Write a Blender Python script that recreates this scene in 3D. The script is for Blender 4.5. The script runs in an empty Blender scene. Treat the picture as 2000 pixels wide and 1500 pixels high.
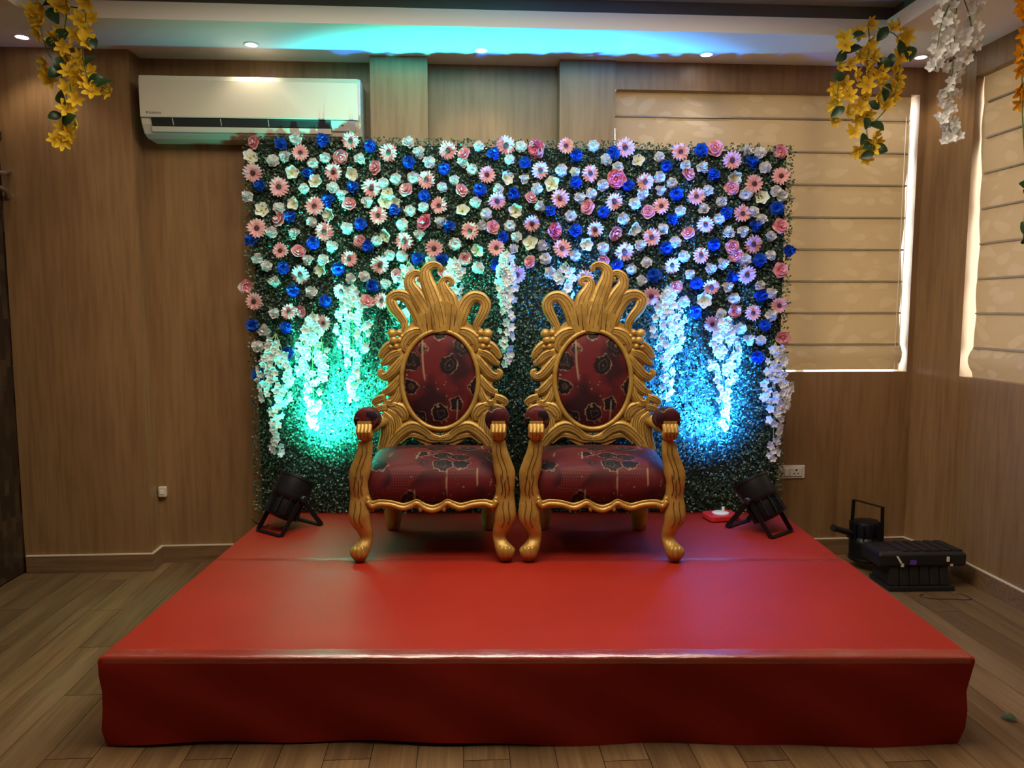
import bpy, math, random
import numpy as np
from mathutils import Vector, Matrix, Quaternion

random.seed(7)
np.random.seed(7)
scene = bpy.context.scene
COL = scene.collection
R = math.radians

# ------------------------------------------------------------------ camera
cam_data = bpy.data.cameras.new('camera')
cam_data.sensor_fit = 'HORIZONTAL'
cam_data.sensor_width = 36.0
cam_data.lens = 36.0 * 1503.0 / 2000.0
cam_data.clip_start = 0.05
cam = bpy.data.objects.new('camera', cam_data)
COL.objects.link(cam)
cam.location = (0, 0, 1.43)
cam.rotation_euler = (R(90 - 5.6), 0, R(-3.7))
scene.camera = cam

# ------------------------------------------------------------------ exposure
vs = scene.view_settings
vs.view_transform = 'Standard'
vs.look = 'None'
vs.gamma = 1.0
vs.use_curve_mapping = False
vs.exposure = 0.0

# ------------------------------------------------------------------ daylight outside the windows
world = bpy.data.worlds.new('daylight')
scene.world = world
world.use_nodes = True
wb = world.node_tree.nodes['Background']
wb.inputs['Color'].default_value = (0.96, 1.0, 0.97, 1)
wb.inputs['Strength'].default_value = 13.0

POWER_FILL = 68.0        # unseen fill light added in the ceiling tray
POWER_DOWN = 7.0         # each recessed downlight
POWER_TEAL = 1700.0        # stage light with teal beam
POWER_BLUE = 2000.0        # stage light with blue beam
C_FILL = (1.0, 0.85, 0.64)
C_DOWN = (1.0, 0.86, 0.66)
C_TEAL = (0.03, 1.0, 0.74)
C_BLUE = (0.02, 0.23, 1.0)


def light(name, kind, loc, power, color, parent=None, **kw):
    d = bpy.data.lights.new(name, kind)
    d.energy = power
    d.color = color
    for k, v in kw.items():
        setattr(d, k, v)
    o = bpy.data.objects.new(name, d)
    COL.objects.link(o)
    o.location = loc
    o.parent = parent
    return o


# fill light added in the ceiling tray, out of view, to brighten the room
tray_fill = light('tray_fill_light', 'AREA', (0.1, 2.55, 2.86), POWER_FILL, C_FILL, shape='RECTANGLE', size=2.6, size_y=1.5)

# ------------------------------------------------------------------ materials
MATS = {}


class NT:
    def __init__(s, name):
        s.m = bpy.data.materials.new(name)
        s.m.use_nodes = True
        s.t = s.m.node_tree
        s.b = s.t.nodes['Principled BSDF']
        s.out = s.t.nodes['Material Output']

    def n(s, kind, **inp):
        nd = s.t.nodes.new('ShaderNode' + kind)
        for k, v in inp.items():
            if k.startswith('_'):
                setattr(nd, k[1:], v)
            else:
                key = int(k[1:]) if k[0] == 'i' and k[1:].isdigit() else k.replace('__', ' ')
                if hasattr(v, 'is_output') or isinstance(v, bpy.types.NodeSocket):
                    s.t.links.new(v, nd.inputs[key])
                else:
                    nd.inputs[key].default_value = v
        return nd

    def ramp(s, fac, stops):
        nd = s.t.nodes.new('ShaderNodeValToRGB')
        e = nd.color_ramp.elements
        while len(e) < len(stops):
            e.new(0.5)
        for i, (p, c) in enumerate(stops):
            e[i].position = p
            e[i].color = (*c, 1) if len(c) == 3 else c
        s.t.links.new(fac, nd.inputs[0])
        return nd.outputs[0]

    def mix(s, fac, a, b, mode='MIX'):
        nd = s.t.nodes.new('ShaderNodeMix')
        nd.data_type = 'RGBA'
        nd.blend_type = mode
        for key, v in ((0, fac), (6, a), (7, b)):
            if isinstance(v, bpy.types.NodeSocket):
                s.t.links.new(v, nd.inputs[key])
            elif key:
                nd.inputs[key].default_value = (*v, 1)
            else:
                nd.inputs[key].default_value = v
        return nd.outputs[2]

    def coords(s, scale=(1, 1, 1), rot=(0, 0, 0), src='Object'):
        tc = s.n('TexCoord')
        mp = s.n('Mapping', Vector=tc.outputs[src])
        mp.inputs['Scale'].default_value = scale
        mp.inputs['Rotation'].default_value = rot
        return mp.outputs[0]

    def link(s, a, b):
        s.t.links.new(a, b)

    def bump(s, h, strength=0.2, dist=0.01):
        nd = s.n('Bump', Height=h, Strength=strength, Distance=dist)
        s.link(nd.outputs[0], s.b.inputs['Normal'])


def simple(name, col, rough=0.5, metal=0.0, spec=0.5, vary=0.0, vscale=8, coat=0.0, bump=0.0, bscale=60):
    k = NT(name)
    k.b.inputs['Base Color'].default_value = (*col, 1)
    k.b.inputs['Roughness'].default_value = rough
    k.b.inputs['Metallic'].default_value = metal
    k.b.inputs['Specular IOR Level'].default_value = spec
    k.b.inputs['Coat Weight'].default_value = coat
    if vary:
        nz = k.n('TexNoise', Vector=k.coords(), Scale=vscale, Detail=4.0)
        lo = tuple(c * (1 - vary) for c in col)
        hi = tuple(min(1, c * (1 + vary)) for c in col)
        k.link(k.ramp(nz.outputs[0], [(0.3, lo), (0.7, hi)]), k.b.inputs['Base Color'])
    if bump:
        nz = k.n('TexNoise', Vector=k.coords(), Scale=bscale, Detail=3.0)
        k.bump(nz.outputs[0], bump, 0.005)
    MATS[name] = k.m
    return k


def wood(name, a, b, c, scale, rough=0.45, perobj=False, fine=(70, 70, 1.6), streak=0.72):
    k = NT(name)
    co = k.coords(scale)
    if perobj:
        oi = k.n('ObjectInfo')
        add = k.n('VectorMath', _operation='ADD', i0=co)
        sc = k.n('VectorMath', _operation='SCALE', i0=(17.3, 11.7, 5.1))
        k.link(oi.outputs['Random'], sc.inputs['Scale'])
        k.link(sc.outputs[0], add.inputs[1])
        co = add.outputs[0]
    n1 = k.n('TexNoise', Vector=co, Scale=1.0, Detail=6.0, Roughness=0.6, Distortion=0.9)
    col = k.ramp(n1.outputs[0], [(0.28, a), (0.5, b), (0.74, c)])
    n2 = k.n('TexNoise', Vector=k.coords(fine), Scale=1.0, Detail=3.0)
    st = k.ramp(n2.outputs[0], [(0.35, (streak, streak * .98, streak * .96)), (0.6, (1, 1, 1))])
    col = k.mix(1.0, col, st, 'MULTIPLY')
    if perobj:
        tone = k.ramp(oi.outputs['Random'], [(0.0, (0.80, 0.78, 0.76)), (0.5, (0.97, 0.96, 0.95)), (1.0, (1.15, 1.12, 1.06))])
        col = k.mix(1.0, col, tone, 'MULTIPLY')
    k.link(col, k.b.inputs['Base Color'])
    k.b.inputs['Roughness'].default_value = rough
    k.bump(n2.outputs[0], 0.06, 0.002)
    MATS[name] = k.m
    return k


wood('wall_laminate', (0.205, 0.110, 0.046), (0.270, 0.152, 0.066), (0.315, 0.185, 0.085), (4, 4, 0.5), 0.42, fine=(46, 46, 3.2), streak=0.80)
wood('skirting_wood', (0.17, 0.095, 0.045), (0.215, 0.125, 0.062), (0.25, 0.15, 0.08), (2.0, 6, 14), 0.45, fine=(2, 60, 60))
wood('floor_plank', (0.125, 0.070, 0.031), (0.185, 0.112, 0.053), (0.245, 0.158, 0.080), (11, 0.9, 11), 0.36, perobj=True, fine=(80, 2.2, 80))
simple('floor_gap', (0.07, 0.045, 0.025), 0.6)
simple('cream_edge', (0.62, 0.55, 0.42), 0.5)
simple('ceiling_paint', (0.72, 0.70, 0.66), 0.7)
simple('cove_shade', (0.20, 0.17, 0.14), 0.8)  # shade of the unlit ceiling recess put into the base colour
simple('ac_white', (0.60, 0.56, 0.45), 0.30, coat=0.2)
simple('ac_grey', (0.42, 0.40, 0.36), 0.4)
simple('black_plastic', (0.012, 0.012, 0.014), 0.42, vary=0.3)
simple('black_metal', (0.007, 0.007, 0.009), 0.38, spec=0.3)
simple('slot_dark', (0.015, 0.014, 0.013), 0.6)
simple('white_plastic', (0.80, 0.78, 0.74), 0.35)
simple('beige_plastic', (0.62, 0.55, 0.42), 0.4)
simple('steel', (0.55, 0.55, 0.56), 0.3, metal=1.0)
simple('red_plastic', (0.62, 0.03, 0.035), 0.3)
simple('purple_plastic', (0.12, 0.05, 0.32), 0.4)
simple('logo_ink', (0.10, 0.10, 0.11), 0.5)
simple('aluminium', (0.45, 0.45, 0.44), 0.4, metal=0.6)
simple('leaf_dark', (0.018, 0.050, 0.016), 0.38, vary=0.4, vscale=30)
simple('stem_green', (0.10, 0.17, 0.035), 0.5)
simple('stem_pale', (0.30, 0.42, 0.12), 0.5)
simple('backing_green', (0.008, 0.016, 0.008), 0.9)
simple('red_wire', (0.10, 0.025, 0.015), 0.5)
simple('dark_glaze', (0.070, 0.028, 0.008), 0.5)
simple('gerbera_eye', (0.055, 0.012, 0.010), 0.7, vary=0.5, vscale=300)
simple('stamen', (0.55, 0.50, 0.10), 0.6)


def petal(name, col, tip=None, transl=0.25, rough=0.6, vary=0.12, radial=None):
    k = NT(name)
    k.b.inputs['Roughness'].default_value = rough
    k.b.inputs['Specular IOR Level'].default_value = 0.25
    nz = k.n('TexNoise', Vector=k.coords(), Scale=40.0, Detail=3.0)
    lo = tuple(c * (1 - vary) for c in col)
    c1 = k.ramp(nz.outputs[0], [(0.35, lo), (0.65, col)])
    if tip:
        ln = k.n('VectorMath', _operation='LENGTH', i0=k.coords())
        f = k.n('MapRange', Value=ln.outputs['Value'])
        f.inputs['From Min'].default_value = radial[0]
        f.inputs['From Max'].default_value = radial[1]
        c1 = k.mix(f.outputs[0], c1, tip)
    k.link(c1, k.b.inputs['Base Color'])
    tr = k.n('BsdfTranslucent', Color=c1)
    mx = k.n('MixShader', Fac=transl)
    k.link(k.b.outputs[0], mx.inputs[1])
    k.link(tr.outputs[0], mx.inputs[2])
    k.link(mx.outputs[0], k.out.inputs[0])
    MATS[name] = k.m


petal('gerbera_pink', (0.84, 0.37, 0.39), (0.88, 0.54, 0.55), radial=(0.015, 0.048))
petal('carnation_white', (0.82, 0.81, 0.80))
petal('carnation_blue', (0.018, 0.11, 0.60), transl=0.12, rough=0.45)
petal('rose_pink', (0.88, 0.26, 0.32), (0.93, 0.56, 0.58), radial=(0.012, 0.044))
petal('peony_pink', (0.80, 0.11, 0.22), (0.86, 0.32, 0.42), radial=(0.012, 0.055))
petal('lily_cream', (0.72, 0.75, 0.52), (0.80, 0.82, 0.73), radial=(0.008, 0.035))
petal('blossom_white', (0.92, 0.92, 0.90), transl=0.3)
petal('blossom_yellow', (0.88, 0.52, 0.02), (0.92, 0.64, 0.04), radial=(0.006, 0.03), transl=0.3)
petal('blossom_orange', (0.85, 0.33, 0.008), (0.88, 0.40, 0.012), radial=(0.006, 0.03), transl=0.3)

# boxwood leaves of the screen: tone differs leaf by leaf
k = NT('boxwood_leaf')
g = k.n('NewGeometry')
c = k.ramp(g.outputs['Random Per Island'], [(0.0, (0.014, 0.038, 0.022)), (0.5, (0.036, 0.090, 0.052)), (0.85, (0.070, 0.160, 0.095)), (1.0, (0.12, 0.23, 0.14))])
k.link(c, k.b.inputs['Base Color'])
k.b.inputs['Roughness'].default_value = 0.38
k.b.inputs['Specular IOR Level'].default_value = 0.7
MATS['boxwood_leaf'] = k.m

# red carpet cover
k = NT('red_cover')
nz = k.n('TexNoise', Vector=k.coords(), Scale=3.0, Detail=5.0)
k.link(k.ramp(nz.outputs[0], [(0.3, (0.285, 0.017, 0.008)), (0.7, (0.32, 0.021, 0.010))]), k.b.inputs['Base Color'])
k.b.inputs['Roughness'].default_value = 0.55
k.b.inputs['Specular IOR Level'].default_value = 0.16
n2 = k.n('TexNoise', Vector=k.coords(), Scale=420.0, Detail=2.0)
k.bump(n2.outputs[0], 0.25, 0.001)
MATS['red_cover'] = k.m

# clear packing tape
k = NT('clear_tape')
tr = k.n('BsdfTransparent')
gl = k.n('BsdfGlossy', Color=(0.9, 0.9, 0.9, 1), Roughness=0.11)
nz = k.n('TexNoise', Vector=k.coords((3, 60, 60)), Scale=4.0, Detail=4.0)
bp = k.n('Bump', Height=nz.outputs[0], Strength=0.5, Distance=0.004)
k.link(bp.outputs[0], gl.inputs['Normal'])
mx = k.n('MixShader', Fac=0.20)
k.link(tr.outputs[0], mx.inputs[1])
k.link(gl.outputs[0], mx.inputs[2])
k.link(mx.outputs[0], k.out.inputs[0])
MATS['clear_tape'] = k.m

# gold paint of the thrones
k = NT('gold_paint')
nz = k.n('TexNoise', Vector=k.coords(), Scale=14.0, Detail=5.0)
k.link(k.ramp(nz.outputs[0], [(0.3, (0.33, 0.185, 0.035)), (0.55, (0.47, 0.285, 0.065)), (0.75, (0.56, 0.355, 0.10))]), k.b.inputs['Base Color'])
k.b.inputs['Metallic'].default_value = 0.35
k.b.inputs['Roughness'].default_value = 0.40
wv = k.n('TexWave', Vector=k.coords((1, 1, 1), (0.3, 0.2, 0.5)), Scale=26.0, Distortion=9.0, Detail=2.0)
wv.inputs['Detail Scale'].default_value = 1.2
k.bump(wv.outputs['Fac'], 0.16, 0.003)
MATS['gold_paint'] = k.m

# maroon brocade with dark flowers outlined in dull gold
k = NT('maroon_brocade')
co = k.coords()
w1 = k.n('TexNoise', Vector=co, Scale=34.0, Detail=2.0)
off = k.n('VectorMath', _operation='SCALE', i0=w1.outputs['Color'], Scale=0.045)
cw = k.n('VectorMath', _operation='ADD', i0=co, i1=off.outputs[0]).outputs[0]
base = k.ramp(k.n('TexNoise', Vector=co, Scale=7.0, Detail=2.0).outputs[0], [(0.38, (0.022, 0.003, 0.007)), (0.62, (0.098, 0.008, 0.011))])
v1 = k.n('TexVoronoi', Vector=cw, Scale=7.5, Randomness=0.9)
blob = k.ramp(v1.outputs['Distance'], [(0.0, (1, 1, 1)), (0.33, (1, 1, 1)), (0.36, (0, 0, 0)), (1, (0, 0, 0))])
ring = k.ramp(v1.outputs['Distance'], [(0.0, (0, 0, 0)), (0.335, (0, 0, 0)), (0.36, (1, 1, 1)), (0.385, (0, 0, 0)), (1, (0, 0, 0))])
core = k.ramp(v1.outputs['Distance'], [(0.0, (1, 1, 1)), (0.04, (1, 1, 1)), (0.07, (0, 0, 0)), (0.17, (0, 0, 0)), (0.19, (0.5, 0.5, 0.5)), (0.215, (0, 0, 0)), (1, (0, 0, 0))])
ck = k.n('TexChecker', Vector=k.coords((1, 1, 1), (0, R(45), 0)), Scale=130.0, Color1=(0.120, 0.014, 0.014, 1), Color2=(0.058, 0.005, 0.008, 1))
lat = k.ramp(k.n('TexNoise', Vector=co, Scale=5.0, Detail=0.0).outputs[0], [(0.52, (0, 0, 0)), (0.55, (1, 1, 1))])
base = k.mix(lat, base, ck.outputs[0])
col = k.mix(blob, base, (0.006, 0.003, 0.006))
rn = k.ramp(k.n('TexNoise', Vector=co, Scale=9.0).outputs[0], [(0.38, (0, 0, 0)), (0.52, (0.85, 0.85, 0.85))])
rf = k.mix(1.0, ring, rn, 'MULTIPLY')
col = k.mix(rf, col, (0.28, 0.18, 0.10))
col = k.mix(core, col, (0.16, 0.075, 0.045))
v2 = k.n('TexVoronoi', Vector=co, Scale=34.0)
dots = k.ramp(v2.outputs['Distance'], [(0.0, (1, 1, 1)), (0.14, (1, 1, 1)), (0.19, (0, 0, 0)), (1, (0, 0, 0))])
dn = k.ramp(k.n('TexNoise', Vector=co, Scale=8.0).outputs[0], [(0.56, (0, 0, 0)), (0.62, (0.6, 0.6, 0.6))])
col = k.mix(k.mix(1.0, dots, dn, 'MULTIPLY'), col, (0.22, 0.19, 0.11))
wv = k.n('TexWave', Vector=co, Scale=2.2, Distortion=2.5, Detail=0.0)
line = k.ramp(wv.outputs['Fac'], [(0.0, (0, 0, 0)), (0.985, (0, 0, 0)), (1.0, (0.6, 0.6, 0.6))])
rn2 = k.ramp(k.n('TexNoise', Vector=co, Scale=7.0).outputs[0], [(0.54, (0, 0, 0)), (0.58, (1, 1, 1))])
col = k.mix(k.mix(1.0, line, rn2, 'MULTIPLY'), col, (0.34, 0.24, 0.16))
k.link(col, k.b.inputs['Base Color'])
k.b.inputs['Roughness'].default_value = 0.6
k.b.inputs['Sheen Weight'].default_value = 0.03
k.b.inputs['Specular IOR Level'].default_value = 0.22
k.b.inputs['Sheen Tint'].default_value = (0.75, 0.4, 0.45, 1)
n3 = k.n('TexNoise', Vector=co, Scale=500.0)
k.bump(n3.outputs[0], 0.3, 0.001)
MATS['maroon_brocade'] = k.m

# blind fabric: woven leaf pattern, lets daylight through
k = NT('blind_fabric')
tc = k.n('TexCoord')
wn = k.n('TexNoise', Vector=tc.outputs['Object'], Scale=3.0, Detail=1.0)
sc = k.n('VectorMath', _operation='SCALE', i0=wn.outputs['Color'], Scale=0.25)
ad = k.n('VectorMath', _operation='ADD', i0=tc.outputs['Object'], i1=sc.outputs[0])
mp = k.n('Mapping', Vector=ad.outputs[0])
mp.inputs['Rotation'].default_value = (0.6, 0.6, 0.4)
mp.inputs['Scale'].default_value = (1.0, 1.0, 2.2)
vo = k.n('TexVoronoi', Vector=mp.outputs[0], Scale=6.5)
pat = k.ramp(vo.outputs['Distance'], [(0.0, (0.335, 0.29, 0.235)), (0.34, (0.325, 0.28, 0.225)), (0.40, (0.262, 0.22, 0.17)), (1, (0.255, 0.213, 0.165))])
fn = k.n('TexNoise', Vector=tc.outputs['Object'], Scale=260.0, Detail=2.0)
fc = k.ramp(fn.outputs[0], [(0.3, (0.86, 0.86, 0.86)), (0.7, (1, 1, 1))])
pat = k.mix(1.0, pat, fc, 'MULTIPLY')
k.link(pat, k.b.inputs['Base Color'])
k.b.inputs['Roughness'].default_value = 0.75
tl = k.n('BsdfTranslucent', Color=(0.48, 0.27, 0.10, 1))
mx = k.n('MixShader', Fac=0.06)
k.link(k.b.outputs[0], mx.inputs[1])
k.link(tl.outputs[0], mx.inputs[2])
k.link(mx.outputs[0], k.out.inputs[0])
MATS['blind_fabric'] = k.m
simple('blind_batten', (0.30, 0.25, 0.19), 0.7)

# dark mosaic-veneer door
k = NT('dark_veneer')
co = k.coords()
sp = k.n('SeparateXYZ', Vector=co)
cb = k.n('CombineXYZ', X=sp.outputs[2], Y=sp.outputs[1])
br = k.n('TexBrick', Vector=cb.outputs[0], Color1=(0.020, 0.012, 0.008, 1), Color2=(0.075, 0.042, 0.022, 1), Mortar=(0.012, 0.008, 0.006, 1), Scale=6.0)
br.inputs['Mortar Size'].default_value = 0.004
br.inputs['Bias'].default_value = -0.35
k.link(br.outputs[0], k.b.inputs['Base Color'])
k.b.inputs['Roughness'].default_value = 0.35
MATS['dark_veneer'] = k.m
simple('door_frame_wood', (0.022, 0.013, 0.009), 0.4)

k = NT('window_glass')
gl = k.n('BsdfGlossy', Roughness=0.02)
tr = k.n('BsdfTransparent')
mx = k.n('MixShader', Fac=0.06)
k.link(tr.outputs[0], mx.inputs[1])
k.link(gl.outputs[0], mx.inputs[2])
k.link(mx.outputs[0], k.out.inputs[0])
MATS['window_glass'] = k.m


def glow(name, col, strength):
    k = NT(name)
    k.b.inputs['Base Color'].default_value = (*col, 1)
    k.b.inputs['Emission Color'].default_value = (*col, 1)
    k.b.inputs['Emission Strength'].default_value = strength
    MATS[name] = k.m


glow('lamp_warm', (1.0, 0.93, 0.80), 30)
glow('fill_panel_glow', (1.0, 0.85, 0.66), 2.0)  # glow of the added fill panel
glow('lens_teal', (0.10, 0.80, 1.0), 3.0)
glow('lens_blue', (0.10, 0.16, 1.0), 2.5)
simple('lens_off', (0.03, 0.03, 0.035), 0.1)


# ------------------------------------------------------------------ mesh helpers
class MB:
    def __init__(s):
        s.v, s.f = [], []

    def add(s, v, f):
        o = len(s.v)
        s.v += [tuple(p) for p in v]
        s.f += [tuple(i + o for i in q) for q in f]
        return s

    def box(s, x0, y0, z0, x1, y1, z1):
        v = [(x0, y0, z0), (x1, y0, z0), (x1, y1, z0), (x0, y1, z0), (x0, y0, z1), (x1, y0, z1), (x1, y1, z1), (x0, y1, z1)]
        return s.add(v, [(0, 3, 2, 1), (4, 5, 6, 7), (0, 1, 5, 4), (1, 2, 6, 5), (2, 3, 7, 6), (3, 0, 4, 7)])

    def prism(s, poly, a, b, axis='z'):
        n = len(poly)
        def P(p, t):
            return {'z': (p[0], p[1], t), 'y': (p[0], t, p[1]), 'x': (t, p[0], p[1])}[axis]
        v = [P(p, a) for p in poly] + [P(p, b) for p in poly]
        f = [tuple(range(n - 1, -1, -1)), tuple(range(n, 2 * n))] + [(i, (i + 1) % n, n + (i + 1) % n, n + i) for i in range(n)]
        return s.add(v, f)

    def lathe(s, prof, n=24, M=None, cap=True):
        v, f = [], []
        for r, z in prof:
            for i in range(n):
                a = 2 * math.pi * i / n
                v.append(Vector((r * math.cos(a), r * math.sin(a), z)))
        m = len(prof)
        for j in range(m - 1):
            for i in range(n):
                f.append((j * n + i, j * n + (i + 1) % n, (j + 1) * n + (i + 1) % n, (j + 1) * n + i))
        if cap:
            f.append(tuple(range(n - 1, -1, -1)))
            f.append(tuple((m - 1) * n + i for i in range(n)))
        if M is not None:
            v = [M @ p for p in v]
        return s.add(v, f)

    def ball(s, c, r, n=10, m=7):
        if not hasattr(r, '__len__'):
            r = (r, r, r)
        v = [(c[0], c[1], c[2] - r[2])]
        for j in range(1, m):
            t = -math.pi / 2 + math.pi * j / m
            for i in range(n):
                a = 2 * math.pi * i / n
                v.append((c[0] + r[0] * math.cos(t) * math.cos(a), c[1] + r[1] * math.cos(t) * math.sin(a), c[2] + r[2] * math.sin(t)))
        v.append((c[0], c[1], c[2] + r[2]))
        f = [(0, 1 + (i + 1) % n, 1 + i) for i in range(n)]
        for j in range(m - 2):
            for i in range(n):
                f.append((1 + j * n + i, 1 + j * n + (i + 1) % n, 1 + (j + 1) * n + (i + 1) % n, 1 + (j + 1) * n + i))
        t = len(v) - 1
        b = 1 + (m - 2) * n
        f += [(b + i, b + (i + 1) % n, t) for i in range(n)]
        return s.add(v, f)

    def tube(s, pts, rad, n=8, closed=False):
        P = [Vector(p) for p in pts]
        m = len(P)
        if not hasattr(rad, '__len__'):
            rad = [rad] * m
        up = Vector((0, 0, 1))
        T = []
        for i in range(m):
            a, b = (P[i - 1] if (i or closed) else P[i]), (P[(i + 1) % m] if (i < m - 1 or closed) else P[i])
            T.append((b - a).normalized())
        if abs(T[0].dot(up)) > 0.9:
            up = Vector((1, 0, 0))
        nrm = (up - T[0] * up.dot(T[0])).normalized()
        v, f = [], []
        for i in range(m):
            nrm = (nrm - T[i] * nrm.dot(T[i])).normalized()
            bi = T[i].cross(nrm)
            for q in range(n):
                a = 2 * math.pi * q / n
                v.append(P[i] + (nrm * math.cos(a) + bi * math.sin(a)) * rad[i])
        for i in range(m if closed else m - 1):
            j = (i + 1) % m
            for q in range(n):
                f.append((i * n + q, i * n + (q + 1) % n, j * n + (q + 1) % n, j * n + q))
        if not closed:
            f.append(tuple(range(n - 1, -1, -1)))
            f.append(tuple((m - 1) * n + q for q in range(n)))
        return s.add(v, f)

    def mesh(s, name, mat, smooth=True):
        me = bpy.data.meshes.new(name)
        me.from_pydata(s.v, [], s.f)
        me.validate()
        me.update()
        if mat:
            me.materials.append(MATS[mat])
        if smooth:
            me.polygons.foreach_set('use_smooth', [True] * len(me.polygons))
        return me

    def build(s, name, mat, parent=None, smooth=False, bevel=0.0, seg=2, autosmooth=None, fix=True):
        me = s.mesh(name, mat, smooth)
        if fix:
            import bmesh
            bm = bmesh.new()
            bm.from_mesh(me)
            bmesh.ops.recalc_face_normals(bm, faces=bm.faces)
            bm.to_mesh(me)
            bm.free()
        o = bpy.data.objects.new(name, me)
        COL.objects.link(o)
        o.parent = parent
        if bevel:
            b = o.modifiers.new('bevel', 'BEVEL')
            b.width = bevel
            b.segments = seg
            b.limit_method = 'ANGLE'
            b.angle_limit = R(35)
        if autosmooth:
            me.set_sharp_from_angle(angle=R(autosmooth))
        return o


def put(name, me, parent=None, loc=(0, 0, 0), rot=None, scale=None):
    o = bpy.data.objects.new(name, me)
    COL.objects.link(o)
    o.parent = parent
    o.location = loc
    if rot is not None:
        if isinstance(rot, Quaternion):
            o.rotation_mode = 'QUATERNION'
            o.rotation_quaternion = rot
        else:
            o.rotation_euler = rot
    if scale is not None:
        o.scale = (scale,) * 3 if not hasattr(scale, '__len__') else scale
    return o


def thing(name, label, cat, loc=(0, 0, 0), rz=0.0, group=None, kind=None):
    o = bpy.data.objects.new(name, None)
    COL.objects.link(o)
    o.location = loc
    o.rotation_euler = (0, 0, rz)
    return tag(o, label, cat, group, kind)


def tag(o, label, cat, group=None, kind=None):
    o['label'] = label
    o['category'] = cat
    if group:
        o['group'] = group
    if kind:
        o['kind'] = kind
    return o


def struct(o, label=None):
    o['kind'] = 'structure'
    if label:
        o['label'] = label
    return o


def spline(ctrl, per=6):
    """Catmull-Rom through control tuples of any length."""
    c = [np.array(p, float) for p in ctrl]
    c = [2 * c[0] - c[1]] + c + [2 * c[-1] - c[-2]]
    out = []
    for i in range(1, len(c) - 2):
        for q in range(per):
            t = q / per
            out.append(0.5 * (2 * c[i] + (c[i + 1] - c[i - 1]) * t + (2 * c[i - 1] - 5 * c[i] + 4 * c[i + 1] - c[i + 2]) * t * t
                              + (3 * c[i] - c[i - 1] - 3 * c[i + 1] + c[i + 2]) * t ** 3))
    out.append(c[-2])
    return out


def nums(s):
    return [tuple(float(q) for q in t.split(',')) for t in s.split()]

# ================================================================== the room
Z_CEIL = 2.755
SX, SY = math.cos(R(-3.7)), math.sin(R(-3.7))
STAGE_O = Vector((-1.18, 2.47, 0))
STAGE_W, STAGE_SEAM, STAGE_D, STAGE_H = 2.834, 0.968, 1.79, 0.31


def to_stage(x, y):
    dx, dy = x - STAGE_O.x, y - STAGE_O.y
    return dx * SX + dy * SY, -dx * SY + dy * SX


# ---- floor: a slab carrying separate planks
floor = struct(MB().box(-2.6, -3.2, -0.12, 2.85, 4.6, -0.009).build('floor', 'floor_gap'))
PW, PL, GAP = 0.148, 1.22, 0.0028
plank_me = MB().box(GAP / 2, GAP / 2, -0.009, PW - GAP / 2, PL - GAP / 2, 0.0).mesh('plank', 'floor_plank', False)
row = 0
x = -2.52
while x < 2.80:
    y = -0.35 - (row * 0.417) % PL
    while y < 4.42:
        inside = all(0.15 < u < STAGE_W - 0.15 and 0.15 < v < STAGE_D + 0.4 for u, v in (to_stage(x, y), to_stage(x + PW, y), to_stage(x, min(y + PL, 4.36)), to_stage(x + PW, min(y + PL, 4.36))))
        if y + PL > 0.9 and not inside:
            put('plank', plank_me, floor, (x, y, 0))
        y += PL
    x += PW
    row += 1
rest = MB().box(-2.6, -3.2, -0.009, 2.85, 0.0, -0.001).build('far_floor_boards', 'floor_plank', floor)

# ---- back wall with its pillars
wall_back = struct(MB().box(-2.5, 4.36, 0, 0.54, 4.52, 2.95).build('wall_back', 'wall_laminate'))
MB().box(-2.37, 4.22, 0, -1.703, 4.36, Z_CEIL + .03).build('pillar', 'wall_laminate', wall_back)
MB().box(-0.477, 4.235, 0, -0.175, 4.36, Z_CEIL + .03).build('pillar', 'wall_laminate', wall_back)
MB().box(0.530, 4.235, 0, 0.832, 4.37, 2.95).build('pillar', 'wall_laminate', wall_back)
MB().box(0.832, 4.25, 0, 2.545, 4.37, 1.07).build('window_apron', 'wall_laminate', wall_back)
MB().box(0.832, 4.25, 2.61, 2.545, 4.37, 2.95).build('lintel', 'wall_laminate', wall_back)
MB().prism([(2.545, 4.25), (2.58, 4.25), (2.65, 3.935), (2.77, 3.935), (2.77, 4.37), (2.545, 4.37)], 0, 2.95).build('corner_pier', 'wall_laminate', wall_back)

# ---- right wall with the second window
wall_right = struct(MB().box(2.65, -3.2, 0, 2.77, 3.935, 1.07).build('wall_right', 'wall_laminate'))
MB().box(2.65, -3.2, 2.62, 2.77, 3.935, 2.95).build('lintel', 'wall_laminate', wall_right)
MB().box(2.65, -3.2, 1.07, 2.77, 1.7, 2.62).build('pier', 'wall_laminate', wall_right)

# ---- left wall with the dark door
wall_left = struct(MB().box(-2.50, -3.2, 2.335, -2.36, 4.36, 2.95).build('wall_left', 'wall_laminate'))
MB().box(-2.50, -3.2, 0, -2.36, 3.22, 2.335).build('pier', 'wall_laminate', wall_left)
MB().box(-2.50, 3.22, 0, -2.445, 4.36, 2.335).build('door_leak_block', 'door_frame_wood', wall_left)  # added out of sight to block daylight leaking under the door
wall_front = struct(MB().box(-2.5, -3.2, 0, 2.8, -3.05, 2.95).build('wall_front', 'wall_laminate'))

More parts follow.
